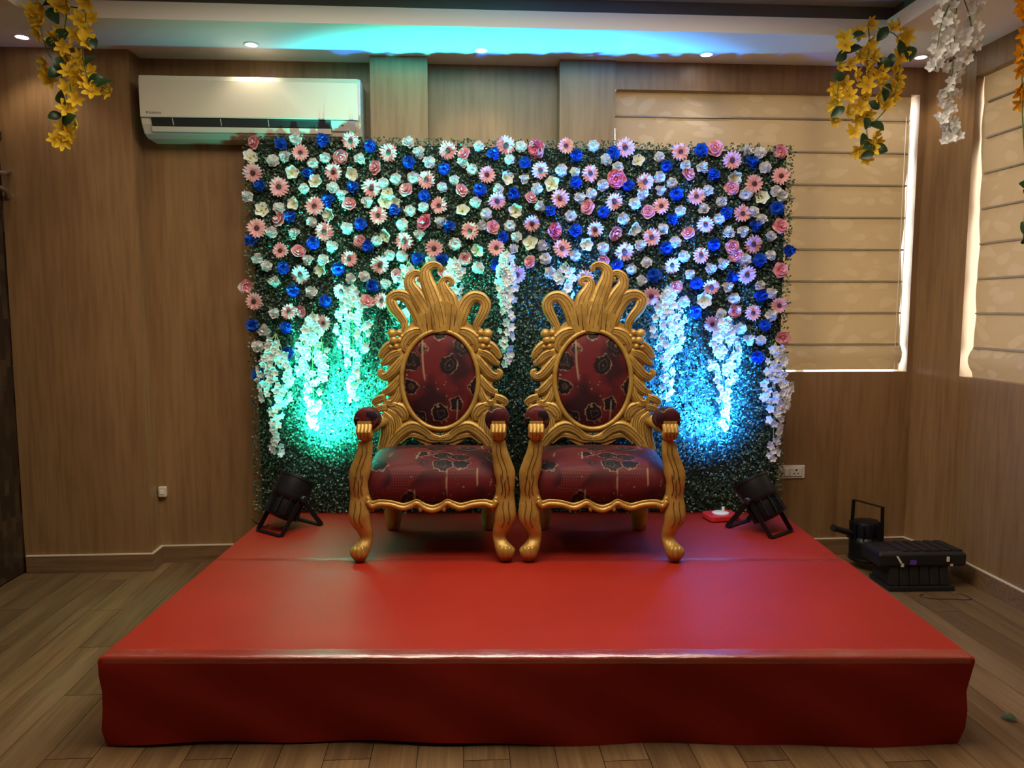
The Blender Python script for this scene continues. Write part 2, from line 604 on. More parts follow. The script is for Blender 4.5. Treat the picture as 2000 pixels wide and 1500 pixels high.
door = struct(MB().box(-2.41, 3.27, 0.012, -2.375, 4.235, 2.29).build('door_1', 'dark_veneer'), 'dark mosaic veneer door in the left wall')
fr = MB()
fr.box(-2.44, 4.245, 0, -2.355, 4.36, 2.335)
fr.box(-2.44, 3.22, 0, -2.355, 3.265, 2.335)
fr.box(-2.44, 3.265, 2.295, -2.355, 4.245, 2.335)
fr.build('door_frame', 'door_frame_wood', door)
for hz in (0.284, 1.076, 1.883):
    h = MB().box(-2.374, 4.222, hz - .055, -2.368, 4.246, hz + .055)
    h.tube([(-2.366, 4.241, hz - .058), (-2.366, 4.241, hz + .058)], 0.006)
    h.build('hinge', 'steel', door, bevel=0.001)
cl = MB()
cl.box(-2.372, 3.80, 2.03, -2.325, 4.02, 2.09)
cl.tube([(-2.335, 3.95, 2.10), (-2.30, 4.12, 2.11), (-2.345, 4.30, 2.155)], 0.011)
cl.box(-2.358, 4.27, 2.14, -2.335, 4.33, 2.17)
cl.build('door_closer', 'steel', door, bevel=0.003)
cl = MB()
cl.tube(spline([(-2.372, 4.02, 2.02), (-2.33, 4.08, 2.04), (-2.32, 4.16, 2.03), (-2.335, 4.21, 2.00)], 5), 0.012)
cl.build('closer_arm', 'steel', door, smooth=True)


# ---- skirting boards with a pale top edge
def skirting(name, pts, h=0.10, t=0.012):
    """pts: wall foot points in plan, room on the right-hand side of travel."""
    P = [Vector(p) for p in pts]
    off = []
    for i in range(len(P)):
        a = (P[i] - P[i - 1]).normalized() if i else None
        b = (P[i + 1] - P[i]).normalized() if i < len(P) - 1 else None
        na = Vector((a.y, -a.x)) if a else None
        nb = Vector((b.y, -b.x)) if b else None
        if na is None:
            off.append(nb)
        elif nb is None:
            off.append(na)
        else:
            m = (na + nb)
            off.append(m / max(0.3, m.dot(na)))
    m, c = MB(), MB()
    for i in range(len(P) - 1):
        for mb, z0, z1, tt in ((m, 0.0, h - 0.006, t), (c, h - 0.006, h, t + 0.002)):
            A, B = P[i], P[i + 1]
            a, b = A + off[i] * tt, B + off[i + 1] * tt
            mb.prism([(A.x, A.y), (a.x, a.y), (b.x, b.y), (B.x, B.y)], z0, z1)
    o = struct(m.build(name, 'skirting_wood'))
    c.build('pale_edge', 'cream_edge', o)
    return o


skirting('baseboard_left', [(-2.36, 4.22), (-1.703, 4.22), (-1.703, 4.36), (-0.477, 4.36)])
skirting('baseboard_back', [(0.832, 4.25), (2.58, 4.25), (2.65, 3.935)])
skirting('baseboard_right', [(2.65, 3.935), (2.65, 0.0)])

# ---- ceiling: lowered border, white lip, cove with its shade in the colour, raised tray
ceiling = struct(MB().box(-2.6, -3.3, 2.92, 2.9, 4.6, 3.0).build('ceiling', 'ceiling_paint'))
TX0, TX1, TY0, TY1 = -1.95, 2.08, -0.9, 3.786
b = MB()
b.box(-2.5, TY1, Z_CEIL, 2.82, 4.52, Z_CEIL + .078)
b.build('soffit', 'ceiling_paint', ceiling)
MB().box(-2.5, TY0, Z_CEIL, TX0, TY1, Z_CEIL + .078).build('soffit', 'ceiling_paint', ceiling)
MB().box(TX1, TY0, Z_CEIL, 2.80, TY1, Z_CEIL + .078).build('soffit', 'ceiling_paint', ceiling)
MB().box(-2.5, -3.2, Z_CEIL, 2.80, TY0, Z_CEIL + .078).build('soffit', 'ceiling_paint', ceiling)
e = 0.075
MB().box(TX0 - e, TY1 + e, Z_CEIL + .078, TX1 + e, TY1 + e + .02, 2.92).build('cove_wall', 'cove_shade', ceiling)
MB().box(TX0 - e - .02, TY0 - e, Z_CEIL + .078, TX0 - e, TY1 + e + .02, 2.92).build('cove_wall', 'cove_shade', ceiling)
MB().box(TX1 + e, TY0 - e, Z_CEIL + .078, TX1 + e + .02, TY1 + e + .02, 2.92).build('cove_wall', 'cove_shade', ceiling)
MB().box(TX0 - e, TY0 - e - .02, Z_CEIL + .078, TX1 + e, TY0 - e, 2.92).build('cove_wall', 'cove_shade', ceiling)


# ---- windows behind the blinds
def window(name, along, a0, a1, z0, z1, depth, bars):
    """along: 'x' (in back wall, plane y = depth) or 'y' (in right wall, plane x = depth)."""
    def bx(mb, p0, p1, q0, q1, t=0.02):
        if along == 'x':
            mb.box(p0, depth - t, q0, p1, depth + t, q1)
        else:
            mb.box(depth - t, p0, q0, depth + t, p1, q1)
    f = MB()
    bx(f, a0, a1, z0, z0 + .05)
    bx(f, a0, a1, z1 - .05, z1)
    w = struct(f.build(name, 'aluminium'))
    w['label'] = 'aluminium window behind the roman blind'
    edges = [a0] + bars + [a1]
    for i, p in enumerate(edges):
        m = MB()
        p0 = p if i == 0 else (p - .05 if i == len(edges) - 1 else p - .025)
        bx(m, p0, p0 + .05, z0 + .05, z1 - .05)
        m.build('mullion', 'aluminium', w)
    for i in range(len(edges) - 1):
        m = MB()
        bx(m, edges[i] + .025, edges[i + 1] - .025, z0 + .05, z1 - .05, 0.003)
        m.build('pane', 'window_glass', w)
    return w


window('window_1', 'x', 0.76, 2.62, 1.02, 2.66, 4.395, [1.40, 1.97])
window('window_2', 'y', 1.63, 4.02, 1.02, 2.67, 2.795, [2.45, 3.19])


def blind(name, label, along, a0, a1, plane, zlines, ztop, zbot, sgn, taper=0.0):
    """roman blind; room side is plane + sgn*d."""
    t = thing(name, label, 'blind', ((a0 + a1) / 2, plane, zbot) if along == 'x' else (plane, (a0 + a1) / 2, zbot))
    L = a1 - a0
    def P(s, d, z):
        return (s, sgn * d, z - zbot) if along == 'x' else (sgn * d, s, z - zbot)
    zs = [ztop] + sorted(zlines, reverse=True) + [zbot]
    n = 26
    for i in range(len(zs) - 1):
        za, zb = zs[i], zs[i + 1]
        last = i == len(zs) - 2
        m = MB()
        v, f = [], []
        rows = 6
        for r in range(rows + 1):
            q = r / rows
            z = za + (zb - za) * q
            for c in range(n + 1):
                u = c / n
                s = -L / 2 + L * u
                wob = 0.006 * math.sin(5 * z + 2.1) + 0.005 * math.sin(17 * z)
                if u == 0:
                    s += wob * 0.6
                if u == 1:
                    s += wob + taper * (z - zbot) / (ztop - zbot)
                d = 0.004 * math.sin(math.pi * q) + 0.002 * math.sin(9 * s + 3 * i) * math.sin(math.pi * q)
                if last:
                    d += 0.022 * math.sin(math.pi * min(1, q * 1.2)) + 0.006 * math.sin(7 * s + 1) * q
                v.append(P(s, d, z))
        for r in range(rows):
            for c in range(n):
                k0 = r * (n + 1) + c
                f.append((k0, k0 + 1, k0 + n + 2, k0 + n + 1))
        m.add(v, f)
        m.build('fabric_fold', 'blind_fabric', t, smooth=True)
        if i:
            bt = MB()
            v = []
            for s_ in (-L / 2, L / 2):
                v += [P(s_, -0.002, za + .006), P(s_, 0.011, za + .004), P(s_, 0.012, za - .004), P(s_, -0.002, za - .006)]
            bt.add(v, [(0, 1, 5, 4), (1, 2, 6, 5), (2, 3, 7, 6), (3, 0, 4, 7), (0, 3, 2, 1), (4, 5, 6, 7)])
            bt.build('batten', 'blind_batten', t)
    return t, P


zl = [1.225 + .1795 * i for i in range(8)]
bl1, PB = blind('roman_blind', 'beige leaf-patterned roman blind in the back wall beside the flower screen', 'x', 0.842, 2.520, 4.305, zl, 2.612, 1.078, -1)
c = MB()
c.tube([PB(0.838, 0.012, z) for z in (2.5, 1.5, 1.06)] + [PB(0.835, 0.012, 1.02), PB(0.827, 0.012, 1.002), PB(0.819, 0.012, 1.02)] + [PB(0.815, 0.012, z) for z in (1.06, 1.2, 2.5)], 0.0022, 6)
c.build('pull_cord', 'white_plastic', bl1, smooth=True)
bl2, PB2 = blind('roman_blind', 'beige leaf-patterned roman blind in the side wall over the black cases', 'y', 1.75, 3.885, 2.695, zl, 2.622, 1.068, -1, 0.044)


# ================================================================== recessed downlights
def downlight(label, x, y, power=POWER_DOWN):
    t = thing('downlight', label, 'ceiling light', (x, y, Z_CEIL), group='recessed ceiling downlights')
    m = MB()
    m.lathe([(0.026, 0.002), (0.027, -0.004), (0.034, -0.006), (0.040, -0.003), (0.040, 0.002)], 24, cap=False)
    m.build('trim_ring', 'white_plastic', t, smooth=True)
    m = MB()
    m.lathe([(0.001, -0.0085), (0.014, -0.0075), (0.026, -0.002)], 20)
    m.build('lens', 'lamp_warm', t, smooth=True)
    light('downlight_beam', 'SPOT', (0, 0, -0.02), power, C_DOWN, t, spot_size=R(110), spot_blend=0.7, shadow_soft_size=0.03)
    return t


downlight('small lit downlight in the ceiling beside the dark door', -2.14, 4.06)
downlight('small lit downlight in the ceiling above the air conditioner', -1.05, 4.10)
downlight('small lit downlight in the ceiling above the middle of the flower screen', 0.107, 4.11)
downlight('small lit downlight in the ceiling above the back wall blind', 1.285, 4.10)
downlight('small lit downlight in the ceiling corner by the white hanging garland', 2.43, 4.07)
downlight('added unseen fill downlight behind the viewer, door side', -1.0, -1.3, 55)  # unseen lamp added to raise the fill on the stage front
downlight('added unseen fill downlight behind the viewer, window side', 1.1, -1.3, 55)  # second added fill lamp, also out of view

t = thing('added_fill_panel', 'added fill light panel in the raised ceiling tray, out of view', 'ceiling light', (0.1, 2.55, 2.92))  # casing made up for the added fill light
MB().box(-1.33, -0.78, -0.045, 1.33, 0.78, 0.0).build('frame', 'white_plastic', t, bevel=0.004)
MB().box(-1.30, -0.75, -0.050, 1.30, 0.75, -0.045).build('fill_diffuser', 'fill_panel_glow', t)


# ================================================================== red stage
stage = thing('stage_platform', 'low rectangular stage covered in red carpet with taped edges', 'stage', STAGE_O, R(-3.7))


def cover(name, x0, x1, y0, y1, h, open_side):
    """cloth pulled over a deck: a perimeter ring at falling levels, slightly rippled near the floor."""
    per = []
    step = 0.035
    def seg(a, b):
        n = max(2, int((Vector(b) - Vector(a)).length / step))
        for i in range(n):
            q = i / n
            per.append((a[0] + (b[0] - a[0]) * q, a[1] + (b[1] - a[1]) * q))
    seg((x0, y0), (x1, y0)); seg((x1, y0), (x1, y1)); seg((x1, y1), (x0, y1)); seg((x0, y1), (x0, y0))
    cx, cy = (x0 + x1) / 2, (y0 + y1) / 2
    n = len(per)
    lv = [(h, -0.012), (h - 0.002, -0.005), (h - 0.006, -0.001), (h - 0.014, 0.001), (h * .8, 0.0), (h * .6, 0), (h * .4, 0), (h * .2, 0), (0.0, 0)]
    v, f = [], []
    for j, (z, o) in enumerate(lv):
        for i, (px, py) in enumerate(per):
            nx = -1 if px <= x0 + 1e-6 else (1 if px >= x1 - 1e-6 else 0)
            ny = -1 if py <= y0 + 1e-6 else (1 if py >= y1 - 1e-6 else 0)
            low = max(0.0, 1 - z / h)
            s = px * 1.0 + py * 1.7
            rip = (0.010 * math.sin(5.3 * s + 1) + 0.006 * math.sin(13 * s + 3 * z * 9)) * min(1, low * 2.2) - 0.016 * low
            if (open_side == 'rear' and ny > 0) or (open_side == 'front' and ny < 0):
                rip = 0
            d = o + rip
            zz = z
            if j == 0:
                zz = z
            if z == 0.0:
                zz = max(0.0, 0.004 + 0.007 * math.sin(2.1 * s) + 0.004 * math.sin(7 * s))
            v.append((px + nx * d, py + ny * d, zz))
    for j in range(len(lv) - 1):
        for i in range(n):
            f.append((j * n + i, j * n + (i + 1) % n, (j + 1) * n + (i + 1) % n, (j + 1) * n + i))
    # top as a fan of inner rings
    rings = [0.66, 0.33]
    base = 0
    for q in rings:
        st = len(v)
        for (px, py) in per:
            xx, yy = cx + (px - cx) * q, cy + (py - cy) * q
            v.append((xx, yy, h + 0.0015 * math.sin(4 * xx + 1.3) * math.sin(5 * yy)))
        for i in range(n):
            f.append((base + i, st + i, st + (i + 1) % n, base + (i + 1) % n))
        base = st
    v.append((cx, cy, h))
    f += [(base + i, len(v) - 1, base + (i + 1) % n) for i in range(n)]
    m = MB().add(v, f)
    return m.build(name, 'red_cover', stage, smooth=True, autosmooth=50)


front = cover('front_deck_cover', 0, STAGE_W, 0, STAGE_SEAM - .001, STAGE_H, 'rear')
rear = cover('rear_deck_cover', 0.0, STAGE_W - .01, STAGE_SEAM + .001, STAGE_D, STAGE_H, 'front')
# clear tape over the front edge and along the seam
n = 90
prof = [(0.052, STAGE_H + .0016), (0.03, STAGE_H + .0018), (0.012, STAGE_H + .0018), (0.002, STAGE_H - .001), (-0.0025, STAGE_H - .008), (-0.003, STAGE_H - .022)]
v, f = [], []
for i in range(n + 1):
    x = 0.015 + (STAGE_W - 0.03) * i / n
    for (py, pz) in prof:
        v.append((x, py + 0.0006 * math.sin(37 * x + 9 * py), pz + 0.0007 * (1 + math.sin(23 * x + 60 * py))))
P = len(prof)
for i in range(n):
    for j in range(P - 1):
        a = i * P + j
        f.append((a, a + 1, a + P + 1, a + P))
MB().add(v, f).build('edge_tape', 'clear_tape', stage, smooth=True, fix=False)
v, f = [], []
for i in range(n + 1):
    x = 0.0 + STAGE_W * i / n
    for py in (STAGE_SEAM - .018, STAGE_SEAM, STAGE_SEAM + .018):
        v.append((x, py, STAGE_H + .0016 + 0.0006 * math.sin(31 * x + 90 * py)))
for i in range(n):
    for j in range(2):
        a = i * 3 + j
        f.append((a, a + 1, a + 4, a + 3))
MB().add(v, f).build('seam_tape', 'clear_tape', stage, smooth=True, fix=False)


# ================================================================== throne chairs
# carving drawn in its own units: X to the right of 708, Y downwards, one unit = 0.645 mm on the chair back
KB = 0.000645


def bx_(X):
    return (X - 708) * KB


def bz_(Y):
    return 1.011 - (Y - 575) * KB


def by_(z):
    return 0.42 + 0.08 * z


def stroke(mb, ctrl, mir=1, depth=0.75, lift=0.0, n=12, per=5, groove=0.16, lines=None):
    """a carved leaf or scroll: half-round body following a curve in the plane of the back."""
    pts = spline(ctrl, per)
    P = [Vector((mir * bx_(p[0]), bz_(p[1]))) for p in pts]
    rad = [max(0.002, p[2] * KB) for p in pts]
    v, f = [], []
    m = len(P)
    for i in range(m):
        T = (P[min(m - 1, i + 1)] - P[max(0, i - 1)]).normalized()
        N = Vector((-T.y, T.x))
        y0 = by_(P[i].y) - lift
        for q in range(n):
            a = 2 * math.pi * q / n
            s, c = math.sin(a), math.cos(a)
            dp = s * rad[i] * depth
            if s > 0.55:
                dp -= groove * rad[i] * (1.6 if q * 4 == n else 0.3)
            else:
                dp = max(dp, -0.014)
            v.append((P[i].x + N.x * c * rad[i], y0 - dp, P[i].y + N.y * c * rad[i]))
    for i in range(m - 1):
        for q in range(n):
            f.append((i * n + q, i * n + (q + 1) % n, (i + 1) * n + (q + 1) % n, (i + 1) * n + q))
    f.append(tuple(range(n)))
    f.append(tuple((m - 1) * n + q for q in range(n)))
    mb.add(v, f)
    if lines is not None:                       # incised veins picked out in dark glaze
        big = max(rad) > 0.019
        for off in ((-0.5, 0.0, 0.5) if big else (0.0,)):
            L_ = []
            a0, a1 = (1, m - 1) if off == 0 else (2, int(m * .8))
            for i in range(a0, a1):
                T = (P[min(m - 1, i + 1)] - P[max(0, i - 1)]).normalized()
                N = Vector((-T.y, T.x))
                dp = math.sqrt(1 - off * off) * rad[i] * depth - groove * rad[i] * (1.6 if off == 0 else 0.3)
                L_.append((P[i].x + N.x * off * rad[i], by_(P[i].y) - lift - dp, P[i].y + N.y * off * rad[i]))
            if len(L_) > 2:
                lines.tube(L_, 0.0013, 5)


PLUMES = [
    [(715, 585, 52), (690, 430, 56), (645, 290, 52), (605, 180, 42), (606, 115, 34), (650, 78, 27), (695, 82, 21), (714, 106, 18), (696, 118, 12)],
    [(650, 585, 46), (600, 430, 52), (530, 310, 48), (480, 230, 38), (482, 170, 31), (522, 138, 24), (560, 150, 20), (562, 184, 17), (534, 186, 13)],
    [(780, 585, 50), (792, 440, 56), (780, 340, 52), (742, 265, 38), (728, 212, 27), (752, 182, 21), (790, 190, 20), (796, 220, 18), (772, 222, 13)],
    [(610, 592, 44), (560, 500, 46), (515, 400, 46), (455, 325, 42), (380, 305, 36), (331, 340, 35), (350, 405, 34), (402, 470, 30), (436, 530, 24), (428, 575, 18), (398, 580, 12)],
    [(810, 592, 44), (860, 490, 44), (900, 385, 44), (955, 325, 40), (1020, 325, 36), (1060, 375, 35), (1044, 440, 33), (1008, 505, 28), (990, 550, 23), (1012, 582, 18), (1040, 578, 12)],
]
FILL = [[(740, 590, 34), (735, 480, 38), (715, 380, 22)], [(690, 590, 30), (662, 490, 36), (630, 400, 18)], [(840, 590, 26), (838, 500, 34), (836, 410, 16)], [(590, 590, 30), (590, 500, 34), (570, 430, 14)]]
SIDE = [
    [(585, 590, 20), (530, 588, 34), (468, 620, 42), (432, 680, 40), (450, 735, 16)],
    [(545, 590, 10), (500, 610, 18), (478, 650, 18), (500, 668, 9)],
    [(415, 690, 24), (340, 690, 34), (280, 740, 30), (240, 788, 10)],
    [(420, 740, 26), (345, 770, 32), (290, 818, 24), (250, 836, 9)],
    [(440, 770, 26), (380, 850, 32), (318, 918, 30), (268, 932, 25), (246, 900, 20), (272, 882, 12)],
    [(412, 930, 24), (358, 1000, 30), (306, 1045, 26), (262, 1046, 10)],
    [(405, 1000, 18), (388, 1080, 28), (345, 1138, 30), (296, 1128, 22), (292, 1098, 13)],
    [(290, 1085, 24), (232, 1108, 26), (200, 1132, 18), (232, 1158, 11)],
    [(300, 1160, 24), (236, 1180, 22), (206, 1204, 10)],
    [(335, 1150, 28), (402, 1180, 40), (432, 1232, 34), (402, 1262, 14)],
    [(250, 1500, 26), (282, 1390, 30), (272, 1290, 26), (232, 1228, 10)],
    [(290, 1490, 26), (332, 1370, 30), (326, 1270, 26), (270, 1204, 10)],
    [(326, 1470, 24), (380, 1350, 28), (372, 1242, 26), (302, 1186, 10)],
    [(300, 1500, 30), (378, 1392, 36), (478, 1320, 40), (560, 1335, 36), (640, 1392, 26), (712, 1408, 18)],
    [(392, 1440, 12), (468, 1382, 17), (560, 1394, 17), (640, 1424, 14), (712, 1420, 12)],
    [(615, 1330, 8), (625, 1362, 11), (655, 1366, 11), (652, 1342, 7)],
    [(672, 1346, 8), (680, 1374, 11), (704, 1374, 10)],
]
BERRIES = [(342, 602, 40), (396, 596, 28), (352, 652, 36), (398, 650, 28), (374, 700, 24), (330, 704, 20), (420, 622, 22)]
KF = 0.000514       # units of the front drawing (legs, arms): X to the right of 780, Y up from 1420


def fx_(X):
    return (X - 780) * KF


def fz_(Y):
    return max(0.0, (1420 - Y) * KF)


def throne(label, loc, rz, mir):
    t = thing('throne_chair', label, 'chair', loc, rz, group='carved gold throne chairs')
    # crest of curling plumes
    cr, ln_ = MB(), MB()
    for i, p in enumerate(PLUMES):
        stroke(cr, [(a, b, max(15, r * 1.25)) for a, b, r in p], mir, 0.50, lines=ln_, lift=(0.012, 0.004, 0.006, 0.0, 0.0)[i], per=6)
    for p in FILL:
        stroke(cr, p, mir, 0.55, lift=0.010, lines=ln_)
    plate = [(560, 600), (528, 550), (492, 460), (455, 385), (480, 330), (520, 290), (550, 310), (600, 390), (640, 350), (600, 240), (650, 240), (690, 310), (740, 300), (790, 330), (850, 370), (872, 355), (905, 400), (890, 480), (870, 560), (850, 600)]
    pl = MB()
    poly = [(mir * bx_(X), bz_(Y)) for X, Y in plate]
    cr.prism(poly, by_(1.05) - 0.002, by_(1.05) + 0.018, 'y')
    poly = [(mir * bx_(X), bz_(Y)) for X, Y in ((575, 600), (545, 545), (525, 470), (565, 440), (605, 440), (640, 375), (700, 355), (770, 355), (840, 390), (880, 430), (890, 480), (865, 560), (845, 600))]
    cr.prism(poly, by_(1.05) - 0.021, by_(1.05), 'y')
    co_ = cr.build('crest', 'gold_paint', t, smooth=True, autosmooth=60)
    for X0_, X1_, Y1_ in ((618, 600, 445), (650, 640, 400), (682, 672, 370), (715, 712, 372), (748, 752, 372), (782, 800, 378), (812, 842, 420)):
        ln_.tube([(mir * bx_(X0_), by_(1.05) - .022, bz_(585)), (mir * bx_((X0_ + X1_) / 2), by_(1.05) - .022, bz_(500)), (mir * bx_(X1_), by_(1.05) - .022, bz_(Y1_))], 0.0014, 5)
    ln_.build('carved_lines', 'dark_glaze', co_, smooth=True)
    # carved sides, one part each
    for side in (-1, 1):
        m, ln_ = MB(), MB()
        for p in SIDE:
            stroke(m, [(a, b, max(17 if max(q[2] for q in p) > 20 else 9, r * 1.28)) for a, b, r in p], 1 if side == -1 else -1, 0.62, lift=0.004, lines=ln_)
        for X, Y, r in BERRIES:
            x = bx_(X) * (1 if side == -1 else -1)
            m.ball((x, by_(bz_(Y)) - 0.012, bz_(Y)), (r * KB, r * KB * .8, r * KB), 10, 7)
        # ground the carving sits on: band around the oval
        v, f = [], []
        N = 22
        for i in range(N + 1):
            a = R(118) + R(142) * i / N
            for q, yy in ((0.99, 0.0), (1.36, 0.0), (1.36, .022), (0.99, .022)):
                x, z = 0.192 * q * math.cos(a), 0.766 + 0.247 * q * math.sin(a)
                v.append((x * (1 if side == -1 else -1), by_(z) + yy, z))
        for i in range(N):
            for j in range(4):
                f.append((i * 4 + j, i * 4 + (j + 1) % 4, (i + 1) * 4 + (j + 1) % 4, (i + 1) * 4 + j))
        f += [(0, 1, 2, 3), (N * 4, N * 4 + 1, N * 4 + 2, N * 4 + 3)]
        m.add(v, f)
        co_ = m.build('carved_side', 'gold_paint', t, smooth=True, autosmooth=60)
        ln_.build('carved_lines', 'dark_glaze', co_, smooth=True)
    # oval rim
    m = MB()
    ring = [(0.190 * math.cos(a), by_(0.766 + .244 * math.sin(a)) - .010, 0.766 + 0.244 * math.sin(a)) for a in [2 * math.pi * i / 72 for i in range(72)]]
    m.tube(ring, 0.0125, 10, closed=True)
    m.build('oval_rim', 'gold_paint', t, smooth=True)
    # oval cushion
    v, f = [], []
    NR, NA = 8, 56
    for j in range(NR + 1):
        q = j / NR
        for i in range(NA):
            a = 2 * math.pi * i / NA
            z = 0.766 + 0.240 * q * math.sin(a)
            v.append((0.186 * q * math.cos(a), by_(z) - 0.004 - 0.030 * math.sqrt(max(0, 1 - q ** 2.4)), z))
    for j in range(NR):
        for i in range(NA):
            f.append((j * NA + i, j * NA + (i + 1) % NA, (j + 1) * NA + (i + 1) % NA, (j + 1) * NA + i))
    st = len(v)
    for i in range(NA):
        a = 2 * math.pi * i / NA
        z = 0.766 + 0.240 * math.sin(a)
        v.append((0.186 * math.cos(a), by_(z) + .02, z))
    for i in range(NA):
        f.append((NR * NA + i, NR * NA + (i + 1) % NA, st + (i + 1) % NA, st + i))
    f.append(tuple(st + i for i in range(NA)))
    m = MB().add(v, f)
    m.build('back_cushion', 'maroon_brocade', t, smooth=True, autosmooth=60)
    # seat cushion: rounded front, sprung top
    v, f = [], []
    prof = [(0.012, 0.258), (-0.010, 0.275), (-0.016, 0.325), (-0.014, 0.370), (0.002, 0.406), (0.05, 0.428), (0.15, 0.440), (0.27, 0.447), (0.38, 0.444), (0.44, 0.436), (0.46, 0.41), (0.46, 0.262)]
    NX = 20
    for i in range(NX + 1):
        u = -1 + 2 * i / NX
        hw = 0.283
        edge = 1 - abs(u) ** 12
        for (py, pz) in prof:
            w = hw + 0.012 * (py / 0.46)
            z = 0.262 + (pz - 0.262) * (0.93 + 0.07 * edge) + 0.010 * (1 - u * u) * (1 if pz > .40 else 0)
            v.append((u * w, py + (1 - edge) * 0.02 * (1 if py < 0.1 else -0.3), z))
    n = len(prof)
    for i in range(NX):
        for j in range(n):
            f.append((i * n + j, i * n + (j + 1) % n, (i + 1) * n + (j + 1) % n, (i + 1) * n + j))
    f += [tuple(range(n)), tuple(NX * n + j for j in range(n))]
    MB().add(v, f).build('seat_cushion', 'maroon_brocade', t, smooth=True, autosmooth=70)
    # seat frame rails
    m = MB()
    for s in (-1, 1):
        m.box(min(s * .262, s * .292), 0.03, 0.215, max(s * .262, s * .292), 0.50, 0.275)
    m.box(-.285, .455, .215, .285, .495, .275)
    m.box(-.285, 0.015, .235, .285, .04, .265)
    m.build('seat_frame', 'gold_paint', t, bevel=0.006)
    # wavy front apron
    m = MB()
    ap = [(225, 880), (262, 925), (330, 908), (430, 915), (530, 942), (600, 922), (650, 900), (705, 938), (780, 962)]
    ap = ap + [(1560 - a, b) for a, b in reversed(ap[:-1])]
    pts = spline([(fx_(a), -0.008, fz_(b) - 0.003) for a, b in ap], 5)
    m.tube([tuple(p) for p in pts], 0.0125, 8)
    pts = spline([(fx_(a), -0.004, fz_(b) + 0.012) for a, b in ap], 5)
    m.tube([tuple(p) for p in pts], 0.009, 8)
    for a in (680, 880):
        m.ball((fx_(a), -0.010, fz_(955)), (0.010, 0.010, 0.014), 8, 6)
    m.build('apron', 'gold_paint', t, smooth=True)
    # front legs that run up into the arm posts
    path = [(210, 372, 58, .00), (202, 450, 66, .0), (182, 540, 80, -.004), (160, 640, 92, -.010), (150, 740, 80, -.012), (160, 840, 84, -.008), (153, 930, 88, -.012), (153, 1010, 92, -.020),
            (162, 1080, 86, -.018), (190, 1150, 72, -.008), (206, 1215, 57, -.006), (186, 1262, 66, -.018), (156, 1310, 85, -.030), (150, 1360, 72, -.032), (150, 1395, 52, -.024), (150, 1420, 42, -.020)]
    for s in (-1, 1):
        def S(X):
            return fx_(X) * (-s)
        m = MB()
        pts = spline([(a, b, r, d) for a, b, r, d in path], 4)
        v, f = [], []
        n = 14
        for p in pts:
            rr = p[2] * KF
            for q in range(n):
                a = 2 * math.pi * q / n
                c, sn = math.cos(a), math.sin(a)
                fl = 1.0 + 0.07 * math.cos(3 * a + math.pi / 2)
                v.append((S(p[0]) + c * rr * fl, 0.025 + p[3] + sn * min(rr, .036) * 0.95 * fl, fz_(p[1])))
        for i in range(len(pts) - 1):
            for q in range(n):
                f.append((i * n + q, i * n + (q + 1) % n, (i + 1) * n + (q + 1) % n, (i + 1) * n + q))
        f += [tuple(range(n)), tuple((len(pts) - 1) * n + q for q in range(n))]
        m.add(v, f)
        # carved veins and scrolls on the face of the post
        ln_ = MB()
        for dx, y0, y1, r in ((-16, 400, 700, 9), (22, 400, 690, 8), (-30, 660, 840, 11), (30, 650, 840, 11), (0, 700, 860, 12), (-34, 880, 1090, 9), (14, 880, 1120, 9)):
            cp = []
            for k_ in range(5):
                yy = y0 + (y1 - y0) * k_ / 4
                best = min(pts, key=lambda p: abs(p[1] - yy))
                cp.append((S(best[0] + dx + 8 * math.sin(k_ * 1.6)), 0.025 + best[3] - min(best[2] * KF, .036) * 0.93, fz_(yy)))
            ln_.tube([tuple(p) for p in spline(cp, 4)], [r * KF * (.34 if 0 < i < 16 else .15) for i in range(17)], 6)
        # knee bracket to the apron
        m.tube([(S(205), 0.012, fz_(860)), (S(235), 0.006, fz_(905)), (S(290), 0.004, fz_(925))], [0.026, 0.020, 0.012], 8)
        for k_, (a, r) in enumerate(((118, 26), (150, 30), (182, 26))):      # toes
            m.ball((S(a), -0.030 + (0.006 if k_ != 1 else 0), fz_(1330)), (r * KF, 0.016, 0.030), 8, 6)
        lo_ = m.build('front_leg', 'gold_paint', t, smooth=True, autosmooth=60)
        ln_.build('carved_lines', 'dark_glaze', lo_, smooth=True)
        # gripping knuckle at the front of the arm
        m = MB()
        m.ball((S(212), 0.012, fz_(318)), (0.036, 0.034, 0.030), 14, 8)
        for k_ in range(4):
            xx = S(212) + (-0.024 + 0.016 * k_)
            m.tube([(xx, 0.030, fz_(225)), (xx, -0.012, fz_(235)), (xx, -0.026, fz_(285)), (xx * 1.0, -0.018, fz_(335))], [0.010, 0.011, 0.0105, 0.006], 8)
        m.box(S(212) - .029, -0.014, fz_(228), S(212) + .029, 0.03, fz_(196))
        m.build('hand_rest', 'gold_paint', t, smooth=True, autosmooth=45)
        # arm rail and padded top
        m = MB()
        pts = spline([(S(212), 0.02, .600), (S(206), .12, .575), (S(196), .26, .560), (S(214), .40, .560), (S(240), .47, .555)], 5)
        m.tube([tuple(p) for p in pts], 0.024, 10)
        m.build('arm_rail', 'gold_paint', t, smooth=True)
        m = MB()
        pts = spline([(S(222), -0.010, .632), (S(222), 0.004, .633), (S(221), .035, .635), (S(214), .11, .630), (S(204), .19, .615), (S(200), .25, .602), (S(200), .27, .598)], 5)
        rr = [p for p in np.interp(np.linspace(0, 1, len(pts)), [0, .06, .16, .3, .75, .93, 1], [.014, .040, .054, .054, .046, .034, .012])]
        m.tube([tuple(p) for p in pts], rr, 16)
        m.build('arm_pad', 'maroon_brocade', t, smooth=True)
        # back leg: turned, swelling foot
        m = MB()
